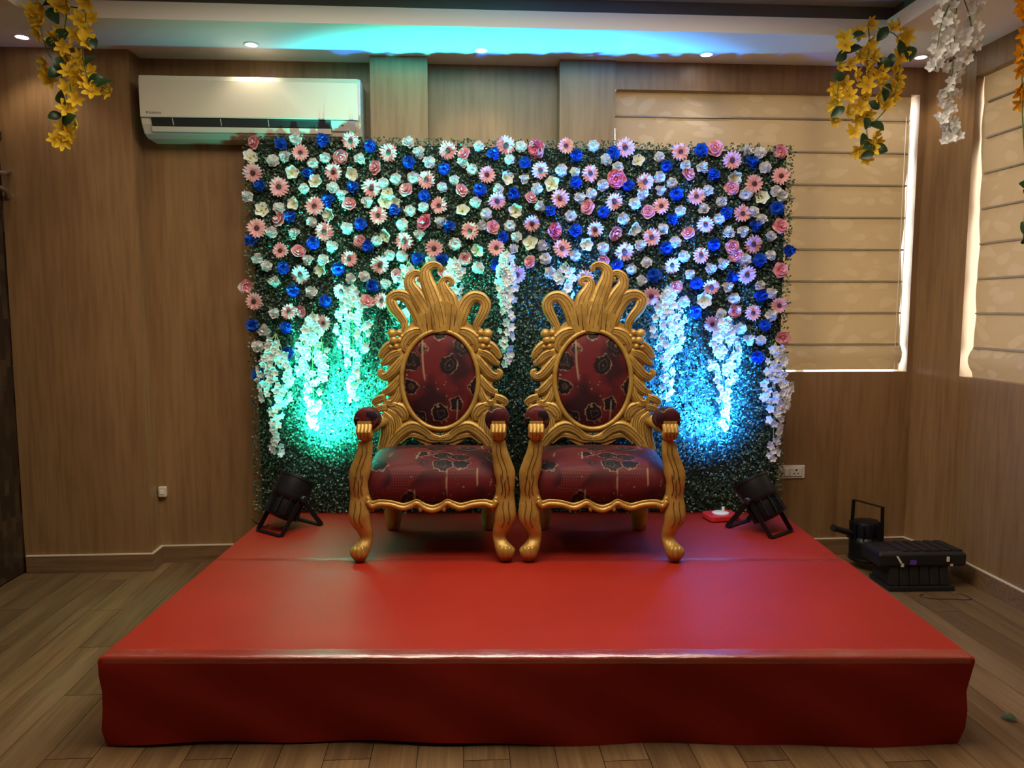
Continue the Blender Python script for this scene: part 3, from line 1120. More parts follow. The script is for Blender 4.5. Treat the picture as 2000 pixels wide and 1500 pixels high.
        m.lathe([(0.024, 0.0), (0.032, 0.005), (0.040, 0.04), (0.045, 0.080), (0.042, 0.125), (0.036, 0.16), (0.036, 0.225)], 18, Matrix.Translation((s * 0.246, 0.50, 0)))
        m.build('back_leg', 'gold_paint', t, smooth=True, autosmooth=60)
        # upright joining seat and carved back
        m = MB()
        m.tube([(s * .262, .478, .22), (s * .272, .470, .36), (s * .262, .462, .48)], [0.026, 0.024, 0.018], 10)
        m.build('back_upright', 'gold_paint', t, smooth=True)
    return t


throne('carved gold throne in front of the teal-lit half of the flower screen', (-0.136, 3.347, STAGE_H + .002), R(-3.0), 1)
throne('carved gold throne in front of the blue-lit half of the flower screen', (0.612, 3.300, STAGE_H + .002), R(-4.2), -1)


# ================================================================== flower screen
SCR_O, SCR_A = Vector((-1.125, 4.235, STAGE_H)), math.atan2(4.06 - 4.235, 1.735 + 1.125)
SCR_W = 2.866
screen = thing('flower_screen', 'tall boxwood foliage screen studded with pink, white and blue artificial flowers', 'flower wall', SCR_O, SCR_A, kind='thing')


def scr_top(u):
    return 2.008 + (1.962 - 2.008) * u / SCR_W


MB().prism([(0.02, 0.004), (SCR_W - .02, 0.004), (SCR_W - .02, scr_top(SCR_W) - .02), (0.02, scr_top(0) - .02)], 0.0, 0.012, 'y').build('backing_board', 'backing_green', screen)
# leaf mat: small folded leaves, far too many to count
N = 56000
rng = np.random.RandomState(3)
u = rng.uniform(-0.012, SCR_W + 0.012, N)
w = rng.uniform(0.004, 1.0, N)
top = 2.008 + (1.962 - 2.008) * u / SCR_W
zz = w * (top + 0.012)
yy = -rng.uniform(0.002, 0.034, N) - 0.006 * np.sin(u * 38) * np.sin(zz * 38)
# leaves lie along random headings, tipped out of the plane
hd = rng.uniform(0, 2 * np.pi, N)
tip = rng.uniform(-0.25, 1.05, N)
roll = rng.uniform(-0.8, 0.8, N)
L = rng.uniform(0.011, 0.019, N)
W = L * rng.uniform(0.28, 0.40, N)
d = np.stack([np.cos(hd) * np.cos(tip), -np.sin(tip), np.sin(hd) * np.cos(tip)], 1)
side0 = np.stack([-np.sin(hd), np.zeros(N), np.cos(hd)], 1)
nrm = np.cross(d, side0)
side = side0 * np.cos(roll)[:, None] + nrm * np.sin(roll)[:, None]
up = np.cross(side, d)
c0 = np.stack([u, yy, zz], 1)
Lc, Wc = L[:, None], W[:, None]
V = np.stack([c0, c0 + d * Lc * .5 + side * Wc + up * Wc * .35, c0 + d * Lc - up * Wc * .3, c0 + d * Lc * .5 - side * Wc + up * Wc * .35], 1)
V[..., 2] = np.maximum(V[..., 2], 0.002)
V[..., 1] = np.minimum(V[..., 1], -0.001)
me = bpy.data.meshes.new('leaf_mat')
me.vertices.add(N * 4)
me.vertices.foreach_set('co', V.reshape(-1))
me.loops.add(N * 6)
idx = (np.arange(N)[:, None] * 4 + np.array([0, 1, 2, 0, 2, 3])[None, :]).reshape(-1)
me.loops.foreach_set('vertex_index', idx.astype(np.int32))
me.polygons.add(N * 2)
me.polygons.foreach_set('loop_start', np.arange(0, N * 6, 3, dtype=np.int32))
me.update(calc_edges=True)
me.materials.append(MATS['boxwood_leaf'])
lm = put('leaf_mat', me, screen)
lm['kind'] = 'stuff'
lm['label'] = 'dense mat of small dark green boxwood leaves'


# ---- flower shapes; each is built facing +Z
def patch_petal(mb, ang, r0, r1, width, lift0, lift1, cup, nu=4, nv=4, twist=0.0, ruffle=0.0, ph=0.0, notch=0.0):
    ca, sa = math.cos(ang), math.sin(ang)
    v, f = [], []
    for i in range(nu + 1):
        q = i / nu
        rr = r0 + (r1 - r0) * q
        ww = width * (math.sin(math.pi * (0.12 + 0.80 * q)) ** 0.7)
        for j in range(nv + 1):
            s = -1 + 2 * j / nv
            x = rr - (notch * (1 - abs(s)) if i == nu else 0) - 0.18 * width * s * s * q
            y = s * ww
            z = lift0 + (lift1 - lift0) * q ** 1.3 + cup * s * s * ww + ruffle * math.sin(5 * s + ph) * q * q + twist * s * ww
            v.append((x * ca - y * sa, x * sa + y * ca, z))
    for i in range(nu):
        for j in range(nv):
            k_ = i * (nv + 1) + j
            f.append((k_, k_ + 1, k_ + nv + 2, k_ + nv + 1))
    mb.add(v, f)


def gerbera_mesh(seed):
    rd = random.Random(seed)
    m = MB()
    for layer, (n_, r1, z1) in enumerate(((17, 0.049, 0.006), (15, 0.043, 0.012))):
        for i in range(n_):
            a = 2 * math.pi * (i + 0.5 * layer) / n_ + rd.uniform(-.05, .05)
            patch_petal(m, a, 0.008, r1 * rd.uniform(.92, 1.04), 0.0075, 0.006, z1 + rd.uniform(-.006, .006), 0.25, 3, 2)
    return m.mesh('gerbera', 'gerbera_pink')


def eye_mesh():
    m = MB()
    m.lathe([(0.0125, 0.006), (0.0125, 0.012), (0.009, 0.0155), (0.004, 0.0145), (0.001, 0.014)], 14)
    return m.mesh('flower_eye', 'gerbera_eye')


def carnation_mesh(seed, mat, R0=0.036):
    rd = random.Random(seed)
    m = MB()
    for layer in range(5):
        q = layer / 4
        n_ = 26 - 3 * layer
        r1 = R0 * (1 - 0.55 * q)
        v, f = [], []
        rows = 4
        k1, k2 = rd.choice((4, 5, 6)), rd.choice((7, 9))
        p1, p2 = rd.uniform(0, 6), rd.uniform(0, 6)
        for r_ in range(rows + 1):
            t_ = r_ / rows
            for i in range(n_):
                a = 2 * math.pi * i / n_
                rr = 0.003 + (r1 - 0.003) * t_ * (1 + 0.10 * t_ * math.sin(k2 * a + p2))
                z = 0.004 + 0.019 * q + 0.020 * t_ ** 1.5 * (0.25 + q) + t_ * t_ * (0.0065 * math.sin(k1 * a + p1) + 0.004 * math.sin(k2 * 2 * a + p2))
                v.append((rr * math.cos(a), rr * math.sin(a), z))
        for r_ in range(rows):
            for i in range(n_):
                f.append((r_ * n_ + i, r_ * n_ + (i + 1) % n_, (r_ + 1) * n_ + (i + 1) % n_, (r_ + 1) * n_ + i))
        m.add(v, f)
    return m.mesh('carnation', mat)


def rose_mesh(seed, mat='rose_pink', R0=0.041, layers=3, name='rose'):
    rd = random.Random(seed)
    m = MB()
    for layer in range(layers):
        q = layer / (layers - 1)
        n_ = 5 if layer < layers - 1 else 3
        r1 = R0 * (1 - 0.60 * q)
        for i in range(n_):
            a = 2 * math.pi * (i + .5 * layer) / n_ + rd.uniform(-.15, .15)
            patch_petal(m, a, 0.004, r1 * rd.uniform(.9, 1.08), r1 * .62, 0.003 + .004 * layer, 0.010 + 0.026 * q + rd.uniform(0, .006), 0.25 + .55 * q, 4, 4, ruffle=0.004, ph=rd.uniform(0, 6), notch=0.002)
    m.ball((0, 0, 0.020), (0.007, 0.007, 0.013), 8, 6)
    return m.mesh(name, mat)


def lily_mesh(seed):
    rd = random.Random(seed)
    m = MB()
    n_ = rd.choice((5, 6, 6))
    for i in range(n_):
        a = 2 * math.pi * i / n_ + rd.uniform(-.12, .12)
        patch_petal(m, a, 0.002, 0.044 * rd.uniform(.86, 1.05), 0.022, 0.002, 0.016 + rd.uniform(-.004, .014), 0.45, 4, 4, twist=rd.uniform(-.3, .3), ruffle=0.003, ph=rd.uniform(0, 6))
    return m.mesh('lily', 'lily_cream')


def lily_eye():
    m = MB()
    for i in range(5):
        a = 2 * math.pi * i / 5
        m.tube([(0, 0, 0.002), (0.004 * math.cos(a), 0.004 * math.sin(a), 0.010), (0.007 * math.cos(a), 0.007 * math.sin(a), 0.017)], [0.0016, 0.001, 0.0016], 5)
    return m.mesh('stamens', 'stamen')


FL = {
"G":"0.557,1.989 0.753,1.930 0.294,1.927 0.043,1.828 0.464,1.830 0.949,1.791 0.176,1.754 0.660,1.749 0.362,1.653 0.693,1.606 0.056,1.541 0.409,1.522 0.830,1.474 0.177,1.424 0.535,1.382 0.699,1.352 1.063,1.941 1.366,1.968 1.543,1.841 1.676,1.963 1.263,1.816 1.805,1.824 1.015,1.658 1.317,1.683 1.647,1.696 1.176,1.527 1.499,1.567 1.833,1.537 0.983,1.437 1.314,1.440 1.659,1.435 1.988,1.956 2.276,1.934 2.546,1.893 2.804,1.810 2.093,1.782 2.364,1.706 2.662,1.770 1.931,1.681 2.181,1.656 2.606,1.617 2.134,1.495 2.416,1.562 1.988,1.420 2.667,1.460 2.240,1.347 2.394,1.400 0.279,1.299 0.493,1.210 0.030,1.159 0.706,1.162 0.211,1.104 0.396,1.042 2.638,1.299 2.453,1.234 2.133,1.186 2.816,1.138 2.679,1.097 2.462,1.041 1.785,1.282 1.423,1.301",
"W":"0.268,2.004 0.847,1.975 0.921,1.929 0.145,1.889 0.221,1.904 0.355,1.877 0.416,1.906 0.595,1.894 0.955,1.877 0.789,1.796 0.879,1.804 0.299,1.747 0.452,1.747 0.718,1.774 0.011,1.697 0.514,1.707 0.624,1.673 0.168,1.643 0.857,1.631 0.925,1.648 0.335,1.574 0.520,1.539 0.821,1.559 0.134,1.517 0.260,1.504 0.916,1.507 0.673,1.477 0.448,1.442 0.743,1.402 0.814,1.397 0.041,1.387 0.093,1.344 0.324,1.367 0.395,1.372 1.216,1.965 1.150,1.882 1.443,1.961 1.385,1.895 1.823,1.966 1.892,1.897 1.185,1.846 1.451,1.789 1.661,1.843 1.722,1.829 1.099,1.789 1.026,1.752 1.325,1.740 1.519,1.745 1.868,1.765 1.212,1.676 1.262,1.616 1.552,1.661 1.743,1.693 1.808,1.720 1.706,1.607 1.032,1.567 1.229,1.562 1.385,1.554 1.426,1.495 1.547,1.457 1.094,1.459 1.416,1.427 1.877,1.437 1.728,1.400 1.215,1.332 1.573,1.382 2.164,1.910 2.622,1.949 2.698,1.927 1.949,1.856 2.303,1.871 2.389,1.846 2.725,1.854 2.168,1.807 2.237,1.777 2.165,1.731 2.072,1.716 2.427,1.731 2.628,1.721 2.784,1.733 2.815,1.711 2.042,1.666 2.288,1.632 1.990,1.594 2.409,1.637 2.496,1.681 2.491,1.592 2.672,1.624 2.719,1.582 2.201,1.530 2.261,1.467 2.546,1.510 2.609,1.517 2.757,1.502 2.063,1.447 2.634,1.377 2.765,1.397 2.032,1.327 2.111,1.357 2.311,1.395 2.437,1.327 2.505,1.352 0.147,1.262 0.331,1.203 0.609,1.285 0.728,1.244 0.121,1.086 0.084,1.007 0.029,0.913 0.533,1.279 2.079,1.269 2.338,1.296 2.536,1.228 2.723,1.245 2.773,1.197 2.583,1.173 2.777,1.079 2.313,1.145 2.622,1.014 2.656,0.944 2.732,0.948 2.516,1.086 1.595,1.309 0.967,1.376",
"C":"0.025,1.899 0.238,1.830 0.549,1.821 0.367,1.779 0.249,1.670 0.745,1.720 0.727,1.680 0.777,1.676 0.075,1.633 0.444,1.611 0.734,1.509 0.392,1.329 1.360,1.804 1.607,1.770 1.133,1.631 1.418,1.634 1.499,1.465 1.213,1.430 1.785,1.457 2.054,1.888 2.556,1.805 2.715,1.699 2.034,1.540 0.090,0.861 2.420,1.166",
"B":"0.185,1.974 0.410,1.987 0.657,1.965 0.865,1.877 0.321,1.818 0.084,1.764 0.567,1.749 0.443,1.678 0.933,1.705 0.779,1.629 0.239,1.594 0.601,1.561 0.021,1.469 0.344,1.462 0.637,1.452 0.902,1.379 0.182,1.334 0.473,1.329 1.040,1.848 1.293,1.917 1.463,1.875 1.726,1.919 1.929,1.929 1.230,1.742 1.413,1.723 1.732,1.775 1.605,1.626 1.880,1.624 1.070,1.542 1.729,1.522 1.353,1.497 1.030,1.367 1.309,1.357 2.389,1.944 2.207,1.866 2.460,1.814 2.641,1.876 2.011,1.765 2.261,1.721 2.233,1.582 2.533,1.622 2.795,1.647 2.461,1.460 2.672,1.547 2.211,1.440 2.715,1.375 2.851,1.425 1.961,1.347 0.235,1.214 0.659,1.241 0.396,1.159 0.012,1.031 0.181,1.017 0.198,0.882 0.034,0.764 2.151,1.293 2.552,1.289 2.377,1.248 2.714,1.193 2.373,1.100 2.750,1.031 2.721,0.864",
"P":"0.058,1.984 0.496,1.916 0.685,1.855 0.843,1.735 0.543,1.661 0.179,1.579 0.587,1.477 0.262,1.414 1.150,1.921 1.124,1.735 1.491,1.693 1.799,1.651 1.289,1.547 1.932,1.517 1.142,1.387 1.497,1.364 1.888,1.377 2.461,1.954 2.810,1.945 2.316,1.819 2.552,1.753 2.116,1.627 2.333,1.517 2.811,1.552 2.560,1.447 2.587,1.407 2.821,1.322 -0.023,1.241 0.777,1.292 0.623,1.152 0.280,1.104 2.270,1.231 2.585,1.107 2.850,0.969 1.029,1.303",
"K":"0.942,1.567 1.528,1.956 1.615,1.529 1.945,1.797",
}
shapes = {
    'G': ('gerbera_flower', [gerbera_mesh(i) for i in range(3)]),
    'W': ('white_carnation', [carnation_mesh(i, 'carnation_white') for i in range(4)]),
    'B': ('blue_carnation', [carnation_mesh(20 + i, 'carnation_blue', .037) for i in range(3)]),
    'P': ('pink_rose', [rose_mesh(i) for i in range(3)]),
    'K': ('pink_peony', [rose_mesh(40 + i, 'peony_pink', .055, 4, 'peony') for i in range(2)]),
    'C': ('cream_lily', [lily_mesh(i) for i in range(3)]),
}
eye, leye = eye_mesh(), lily_eye()
LABEL = {'G': 'pink gerbera daisy with dark eye', 'W': 'ruffled white carnation', 'B': 'ruffled deep blue carnation', 'P': 'pink rose', 'K': 'large hot pink peony', 'C': 'cream lily bloom'}
rf = random.Random(11)
for key in 'WBCPKG':
    nm, ms = shapes[key]
    for i, (fu, fv) in enumerate(nums(FL[key])):
        # face out of the screen, nodding and turned a little
        nod, turn = {'G': (rf.uniform(-.15, .55), rf.uniform(-.3, .3)), 'W': (rf.uniform(-.9, .5), rf.uniform(-.8, .8)), 'B': (rf.uniform(-.9, .6), rf.uniform(-.8, .8))}.get(key, (rf.uniform(-.6, .5), rf.uniform(-.7, .7)))
        dirv = Vector((math.sin(turn), -math.cos(turn) * math.cos(nod), -math.sin(nod) * 0.8)).normalized()
        q = dirv.to_track_quat('Z', 'Y') @ Quaternion((0, 0, 1), rf.uniform(0, 6.28))
        off = {'G': 0.046, 'K': 0.036}.get(key, 0.030)
        sc_ = rf.uniform(0.9, 1.1) * {'W': 0.87, 'C': 0.93, 'B': 0.95}.get(key, 1.0)
        o = put(nm, ms[i % len(ms)], screen, (fu, -off, fv), q, sc_)
        o['label'] = LABEL[key]
        if key == 'G':
            put('flower_eye', eye, o)
        if key == 'C':
            put('stamens', leye, o)


# ================================================================== white garlands hung on the screen
def blossom_mesh(name, mat, R0, n_, seed, wide=0.5, lift=0.4):
    rd = random.Random(seed)
    m = MB()
    for i in range(n_):
        a = 2 * math.pi * i / n_ + rd.uniform(-.12, .12)
        patch_petal(m, a, R0 * .06, R0 * rd.uniform(.88, 1.08), R0 * wide, 0.0, R0 * lift * rd.uniform(.6, 1.3), 0.5, 3, 2)
    return m.mesh(name, mat)


white_b = [blossom_mesh('blossom', 'blossom_white', 0.024, 5, 60 + i, .40, .45) for i in range(3)]
GAR = [
    (0.135, 0.977, 0.625, 0.197, 'white blossom garland hung nearest the left edge of the flower screen'),
    (0.335, 1.095, 0.596, 0.177, 'white blossom garland second from the left edge of the flower screen'),
    (0.552, 1.246, 0.600, 0.180, 'glaring white blossom garland just left of the teal-backed throne'),
    (0.852, 1.357, 0.344, 0.136, 'white blossom garland half hidden by the left plume of the teal-backed throne'),
    (1.092, 1.384, 0.230, 0.103, 'short white blossom garland behind the right plume of the teal-backed throne'),
    (1.369, 1.424, 0.585, 0.114, 'narrow white blossom garland hanging between the two thrones'),
    (1.681, 1.357, 0.208, 0.109, 'short white blossom garland behind the left plume of the blue-backed throne'),
    (2.220, 1.236, 0.582, 0.167, 'cyan-lit blossom garland just right of the blue-backed throne'),
    (2.524, 1.086, 0.595, 0.164, 'white blossom garland second from the right edge of the flower screen'),
    (2.803, 0.930, 0.596, 0.160, 'white blossom garland hung nearest the right edge of the flower screen'),
]
rg = random.Random(5)
MS = Matrix.Translation(SCR_O) @ Matrix.Rotation(SCR_A, 4, 'Z')
for gi, (gu, gv, gl, gw, lab) in enumerate(GAR):
    p = MS @ Vector((gu, -0.065, gv))
    t = thing('blossom_garland', lab, 'garland', p, SCR_A, group='white garlands on the flower screen')
    strands = [(0.0, gl, 0.030)]
    if gw > .12:
        strands += [(-gw * .30, gl * .52, 0.026), (gw * .30, gl * .56, 0.026)]
    else:
        strands += [(-gw * .25, gl * .40, 0.022), (gw * .25, gl * .42, 0.022)]
    sm = MB()
    for dx, ln, sp in strands:
        pts = [(0, 0.02, 0.01), (dx * .5, 0.0, -ln * .15), (dx, -0.004, -ln * .5), (dx * 1.05, 0, -ln)]
        sm.tube([tuple(q) for q in spline(pts, 5)], 0.0025, 5)
        nb = max(6, int(ln / 0.0125))
        for i in range(nb):
            q = (i + .3) / nb
            x = dx * min(1, q * 2.2)
            spread = sp * (0.45 + 0.75 * math.sin(math.pi * min(1, 0.15 + q * .80)))
            a = rg.uniform(0, 6.28)
            pos = Vector((x + spread * math.cos(a) * rg.uniform(.5, 1), -0.012 - abs(math.sin(a)) * spread * .7, -0.02 - ln * q))
            dv = Vector((math.cos(a) * .8, -abs(math.sin(a)) - .55, rg.uniform(-.7, .25))).normalized()
            put('blossom', white_b[i % 3], t, pos, dv.to_track_quat('Z', 'Y') @ Quaternion((0, 0, 1), rg.uniform(0, 6)), rg.uniform(.75, 1.1))
    sm.build('stem', 'stem_pale', t, smooth=True)


# ================================================================== garlands hung from the ceiling border
def leaf_mesh(name, Lf=0.05, Wf=0.017):
    m = MB()
    v, f = [], []
    n_ = 6
    for i in range(n_ + 1):
        q = i / n_
        w_ = Wf * math.sin(math.pi * min(1, 0.04 + q * .94)) ** .8
        zc = 0.010 * math.sin(q * 2.4)
        v += [(q * Lf, -w_, zc + w_ * .35), (q * Lf, 0, zc), (q * Lf, w_, zc + w_ * .35)]
    for i in range(n_):
        for j in range(2):
            a = i * 3 + j
            f.append((a, a + 1, a + 4, a + 3))
    return m.add(v, f).mesh(name, 'leaf_dark')


leaf_me = leaf_mesh('leaf')
yel = [blossom_mesh('blossom', 'blossom_yellow', 0.032, 6, 80 + i, .27, .55) for i in range(3)]
orn = [blossom_mesh('blossom', 'blossom_orange', 0.032, 6, 90 + i, .27, .55) for i in range(3)]
sta = MB()
for i in range(4):
    a = 2 * math.pi * i / 4
    sta.tube([(0, 0, 0), (0.003 * math.cos(a), 0.003 * math.sin(a), .012), (0.007 * math.cos(a), 0.007 * math.sin(a), .022)], [0.0015, .0008, .0014], 5)
sta_me = sta.mesh('stamens', 'stamen')
LF = "-1.867,2.777 -1.783,2.774 -1.743,2.780 -1.662,2.790 -1.661,2.733 -1.714,2.727 -1.849,2.698 -1.876,2.702 -1.802,2.663 -1.870,2.653 -1.690,2.679 -1.732,2.656 -1.671,2.618 -1.809,2.628 -1.775,2.598 -1.777,2.557 -1.706,2.559 -1.867,2.538 -1.742,2.549 -1.775,2.522 -1.853,2.467 -1.869,2.502 -1.682,2.501 -1.727,2.482 -1.754,2.486 -1.702,2.456 -1.780,2.423 -1.681,2.430 -1.655,2.403 -1.596,2.413 -1.729,2.370 -1.772,2.324 -1.812,2.256 -1.740,2.252 -1.773,2.220 -1.851,2.201 -1.806,2.188 -1.904,2.745 -1.888,2.723"
LL = "-1.828,2.769 -1.804,2.721 -1.773,2.638 -1.818,2.614 -1.645,2.614 -1.797,2.521 -1.817,2.485 -1.653,2.533 -1.639,2.453 -1.787,2.378 -1.832,2.292 -1.766,2.275 -1.595,2.436"
RF = "1.937,2.776 1.900,2.739 1.957,2.699 1.835,2.712 1.820,2.670 2.044,2.753 2.082,2.769 2.128,2.729 2.119,2.697 1.948,2.662 1.910,2.625 1.961,2.621 1.845,2.588 1.802,2.571 1.939,2.600 1.941,2.563 2.106,2.629 2.097,2.582 1.876,2.536 1.998,2.549 1.844,2.504 1.800,2.493 1.944,2.495 2.010,2.518 2.088,2.540 2.095,2.498 1.801,2.451 1.852,2.441 1.797,2.414 1.925,2.437 1.981,2.428 2.081,2.451 1.910,2.395 2.049,2.408 1.962,2.359 1.844,2.368 1.918,2.348 1.790,2.330 1.904,2.284 1.978,2.264 2.007,2.233 1.919,2.194 1.975,2.206 1.971,2.158"
RL = "1.800,2.620 1.865,2.645 1.884,2.713 2.000,2.726 2.087,2.665 2.051,2.612 2.139,2.630 1.973,2.595 2.019,2.581 1.792,2.529 1.971,2.401 2.014,2.444 1.799,2.364 1.936,2.316 1.982,2.296 1.923,2.237 1.958,2.211 2.009,2.195 1.960,2.168 2.035,2.476"


def hanging(name, label, flowers, leaves, hook, Y, strands, meshes, group=None, stamen=True, size=1.0):
    t = thing(name, label, 'garland', hook, 0, group)
    rd = random.Random(len(flowers) * 7 + int(abs(hook[0]) * 100))
    sm = MB()
    for s in strands:
        pts = [(0, 0, 0)] + [(x - hook[0], Y - hook[1], z - hook[2]) for x, z in s]
        sm.tube([tuple(q) for q in spline(pts, 5)], 0.0028, 6)
    sm.build('stem', 'stem_green', t, smooth=True)
    for i, (x, z) in enumerate(flowers):
        if abs(x - hook[0]) > .3:
            continue
        dv = Vector((rd.uniform(-.8, .8), -1, rd.uniform(-.8, .35))).normalized()
        o = put('blossom', meshes[i % len(meshes)], t, (x - hook[0], Y - hook[1] + rd.uniform(-.035, .03), z - hook[2]), dv.to_track_quat('Z', 'Y') @ Quaternion((0, 0, 1), rd.uniform(0, 6)), size * rd.uniform(.9, 1.15))
        if stamen:
            put('stamens', sta_me, o)
    for x, z in leaves:
        dv = Vector((rd.uniform(-.5, .5), -1, rd.uniform(-.3, .8))).normalized()
        q = dv.to_track_quat('Z', 'Y') @ Quaternion((0, 0, 1), rd.uniform(0, 6))
        off = q @ Vector((-0.025, 0, 0))
        put('leaf', leaf_me, t, Vector((x - hook[0], Y - hook[1] - .020, z - hook[2])) + off * 1.4, q, rd.uniform(1.2, 1.7))
    return t


hanging('yellow_garland', 'yellow lily garland with dark leaves hanging by the air conditioner', nums(LF), nums(LL), (-1.78, 3.775, 2.80), 3.72,
        [[(-1.87, 2.74), (-1.86, 2.60), (-1.80, 2.48), (-1.78, 2.34), (-1.80, 2.20)], [(-1.68, 2.75), (-1.70, 2.60), (-1.68, 2.46), (-1.60, 2.42)], [(-1.78, 2.62), (-1.76, 2.4), (-1.75, 2.24)]], yel, 'yellow garlands', True, 1.3)
hanging('yellow_garland', 'yellow lily garland with dark leaves hanging over the back wall blind', nums(RF), nums(RL), (1.98, 3.775, 2.80), 3.70,
        [[(1.84, 2.70), (1.81, 2.55), (1.80, 2.40), (1.79, 2.33)], [(1.95, 2.68), (1.94, 2.5), (1.95, 2.35), (1.97, 2.16)], [(2.09, 2.72), (2.10, 2.55), (2.07, 2.42), (1.97, 2.30)]], yel, 'yellow garlands', True, 1.3)
rd = random.Random(2)
of = []
for i in range(44):
    z = 2.74 - i * 0.0125
    of.append((2.172 + rd.uniform(-.035, .055) + (.02 if z > 2.6 else 0), z + rd.uniform(-.01, .01)))
hanging('orange_garland', 'deep orange blossom garland hanging at the picture edge before the side blind', of, [(2.215, 1.90), (2.222, 1.87), (2.215, 1.74), (2.22, 1.71), (2.22, 2.05)], (2.19, 2.95, Z_CEIL), 2.95,
        [[(2.19, 2.6), (2.17, 2.4), (2.18, 2.2), (2.21, 1.95), (2.22, 1.70)]], orn, None, True, 1.15)
wf = []
for s, n_ in (([(2.05, 2.72), (2.055, 2.55), (2.05, 2.42), (2.035, 2.28), (2.05, 2.18), (2.065, 2.13)], 62), ([(2.0, 2.72), (1.995, 2.6), (1.985, 2.48), (1.975, 2.42)], 34), ([(2.12, 2.72), (2.12, 2.6), (2.11, 2.5), (2.095, 2.44)], 34)):
    pts = spline(s, 20)
    for i in range(n_):
        q = pts[int(i / n_ * (len(pts) - 1))]
        wf.append((q[0] + rd.uniform(-.024, .024), q[1] + rd.uniform(-.012, .012)))
hanging('blossom_garland', 'white blossom garland hanging from the ceiling border in the corner', wf, [], (2.06, 3.2, Z_CEIL), 3.2,
        [[(2.05, 2.6), (2.05, 2.42), (2.035, 2.28), (2.06, 2.14)], [(1.99, 2.6), (1.975, 2.42)], [(2.12, 2.6), (2.095, 2.44)]], white_b, None, False, 0.95)


# ================================================================== stage lights
def par_light(label, loc, beam, power, color, lens_mat, yoke_up=False, pivot=0.165, spot=R(80), aim=None):
    t = thing('stage_light', label, 'stage light', loc, group='black stage lights')
    B = Vector(beam).normalized()
    q = B.to_track_quat('Z', 'Y')
    M = Matrix.Translation((0, 0, pivot)) @ q.to_matrix().to_4x4()
    m = MB()
    m.lathe([(0.030, -0.115), (0.062, -0.112), (0.070, -0.095), (0.072, -0.03), (0.086, -0.015), (0.090, 0.0), (0.090, 0.085), (0.094, 0.088), (0.094, 0.100), (0.086, 0.100), (0.084, 0.080)], 28, M, cap=False)
    m.lathe([(0.001, -0.1155), (0.031, -0.1155)], 28, M, cap=False)
    m.build('housing', 'black_metal', t, smooth=True, autosmooth=40)
    for i in range(12):
        a = 2 * math.pi * i / 12
        f_ = MB().box(0.068, -0.003, -0.105, 0.088, 0.003, -0.02)
        Mr = M @ Matrix.Rotation(a, 4, 'Z')
        f_.v = [tuple(Mr @ Vector(p)) for p in f_.v]
        f_.build('cooling_fin', 'black_metal', t)
    m = MB().lathe([(0.001, 0.097), (0.040, 0.096), (0.070, 0.093), (0.085, 0.088)], 28, M, cap=False)
    m.build('lens', lens_mat, t, smooth=True)
    for i in range(7):
        a = 2 * math.pi * i / 6
        rr = 0.048 if i < 6 else 0
        m = MB().lathe([(0.014, 0.094), (0.013, 0.102), (0.006, 0.106), (0.001, 0.1065)], 12, M @ Matrix.Translation((rr * math.cos(a), rr * math.sin(a), 0)))
        m.build('lens_dome', lens_mat, t, smooth=True)
    # side yokes: flat steel bars in a U
    hz = Vector((B.x, B.y, 0))
    hz = hz.normalized() if hz.length > .05 else Vector((0.9, .43, 0)).normalized()
    ax = Vector((-hz.y, hz.x, 0))
    C_ = Vector((0, 0, pivot))
    def bar(mb, a, b, wdir, w=0.026, th=0.004):
        a, b = Vector(a), Vector(b)
        d_ = (b - a).normalized()
        wd = (wdir - d_ * wdir.dot(d_)).normalized()
        nd = d_.cross(wd)
        v = []
        for p in (a, b):
            for s1, s2 in ((-1, -1), (1, -1), (1, 1), (-1, 1)):
                v.append(p + wd * (w / 2 * s1) + nd * (th / 2 * s2))
        mb.add(v, [(0, 1, 2, 3), (7, 6, 5, 4), (0, 4, 5, 1), (1, 5, 6, 2), (2, 6, 7, 3), (3, 7, 4, 0)])
    if yoke_up:
        feet = [Vector((0, 0, pivot + .21))]
    else:
        feet = [hz * .125 + Vector((0, 0, .004)), hz * -.125 + Vector((0, 0, .004))]
    for fi, F_ in enumerate(feet):
        m = MB()
        wd = hz if not yoke_up else hz
        e1, e2 = C_ + ax * .100, C_ - ax * .100
        f1, f2 = F_ + ax * .094, F_ - ax * .094
        bar(m, e1, f1, hz)
        bar(m, e2, f2, hz)
        bar(m, f1 + ax * .002, f2 - ax * .002, hz if not yoke_up else hz)
        m.build('yoke', 'black_metal', t, bevel=0.001)
    for s in (-1, 1):
        m = MB()
        m.lathe([(0.016, 0.096), (0.018, 0.100), (0.018, 0.118), (0.014, 0.122), (0.001, 0.1225)], 12, Matrix.Translation(C_) @ (ax * s).to_track_quat('Z', 'Y').to_matrix().to_4x4())
        m.build('clamp_knob', 'black_plastic', t, smooth=True, autosmooth=40)
    if power:
        A = Vector(aim).normalized() if aim else B
        s = light('beam', 'SPOT', C_ + B * 0.118, power, color, t, spot_size=spot, spot_blend=1.0, shadow_soft_size=0.05)
        s.rotation_mode = 'QUATERNION'
        s.rotation_quaternion = A.to_track_quat('-Z', 'Y')
        s2 = light('spill', 'SPOT', C_ + B * 0.118, power * 0.045, color, t, spot_size=R(110), spot_blend=0.8, shadow_soft_size=0.05)
        s2.rotation_mode = 'QUATERNION'
        s2.rotation_quaternion = A.to_track_quat('-Z', 'Y')
    return t


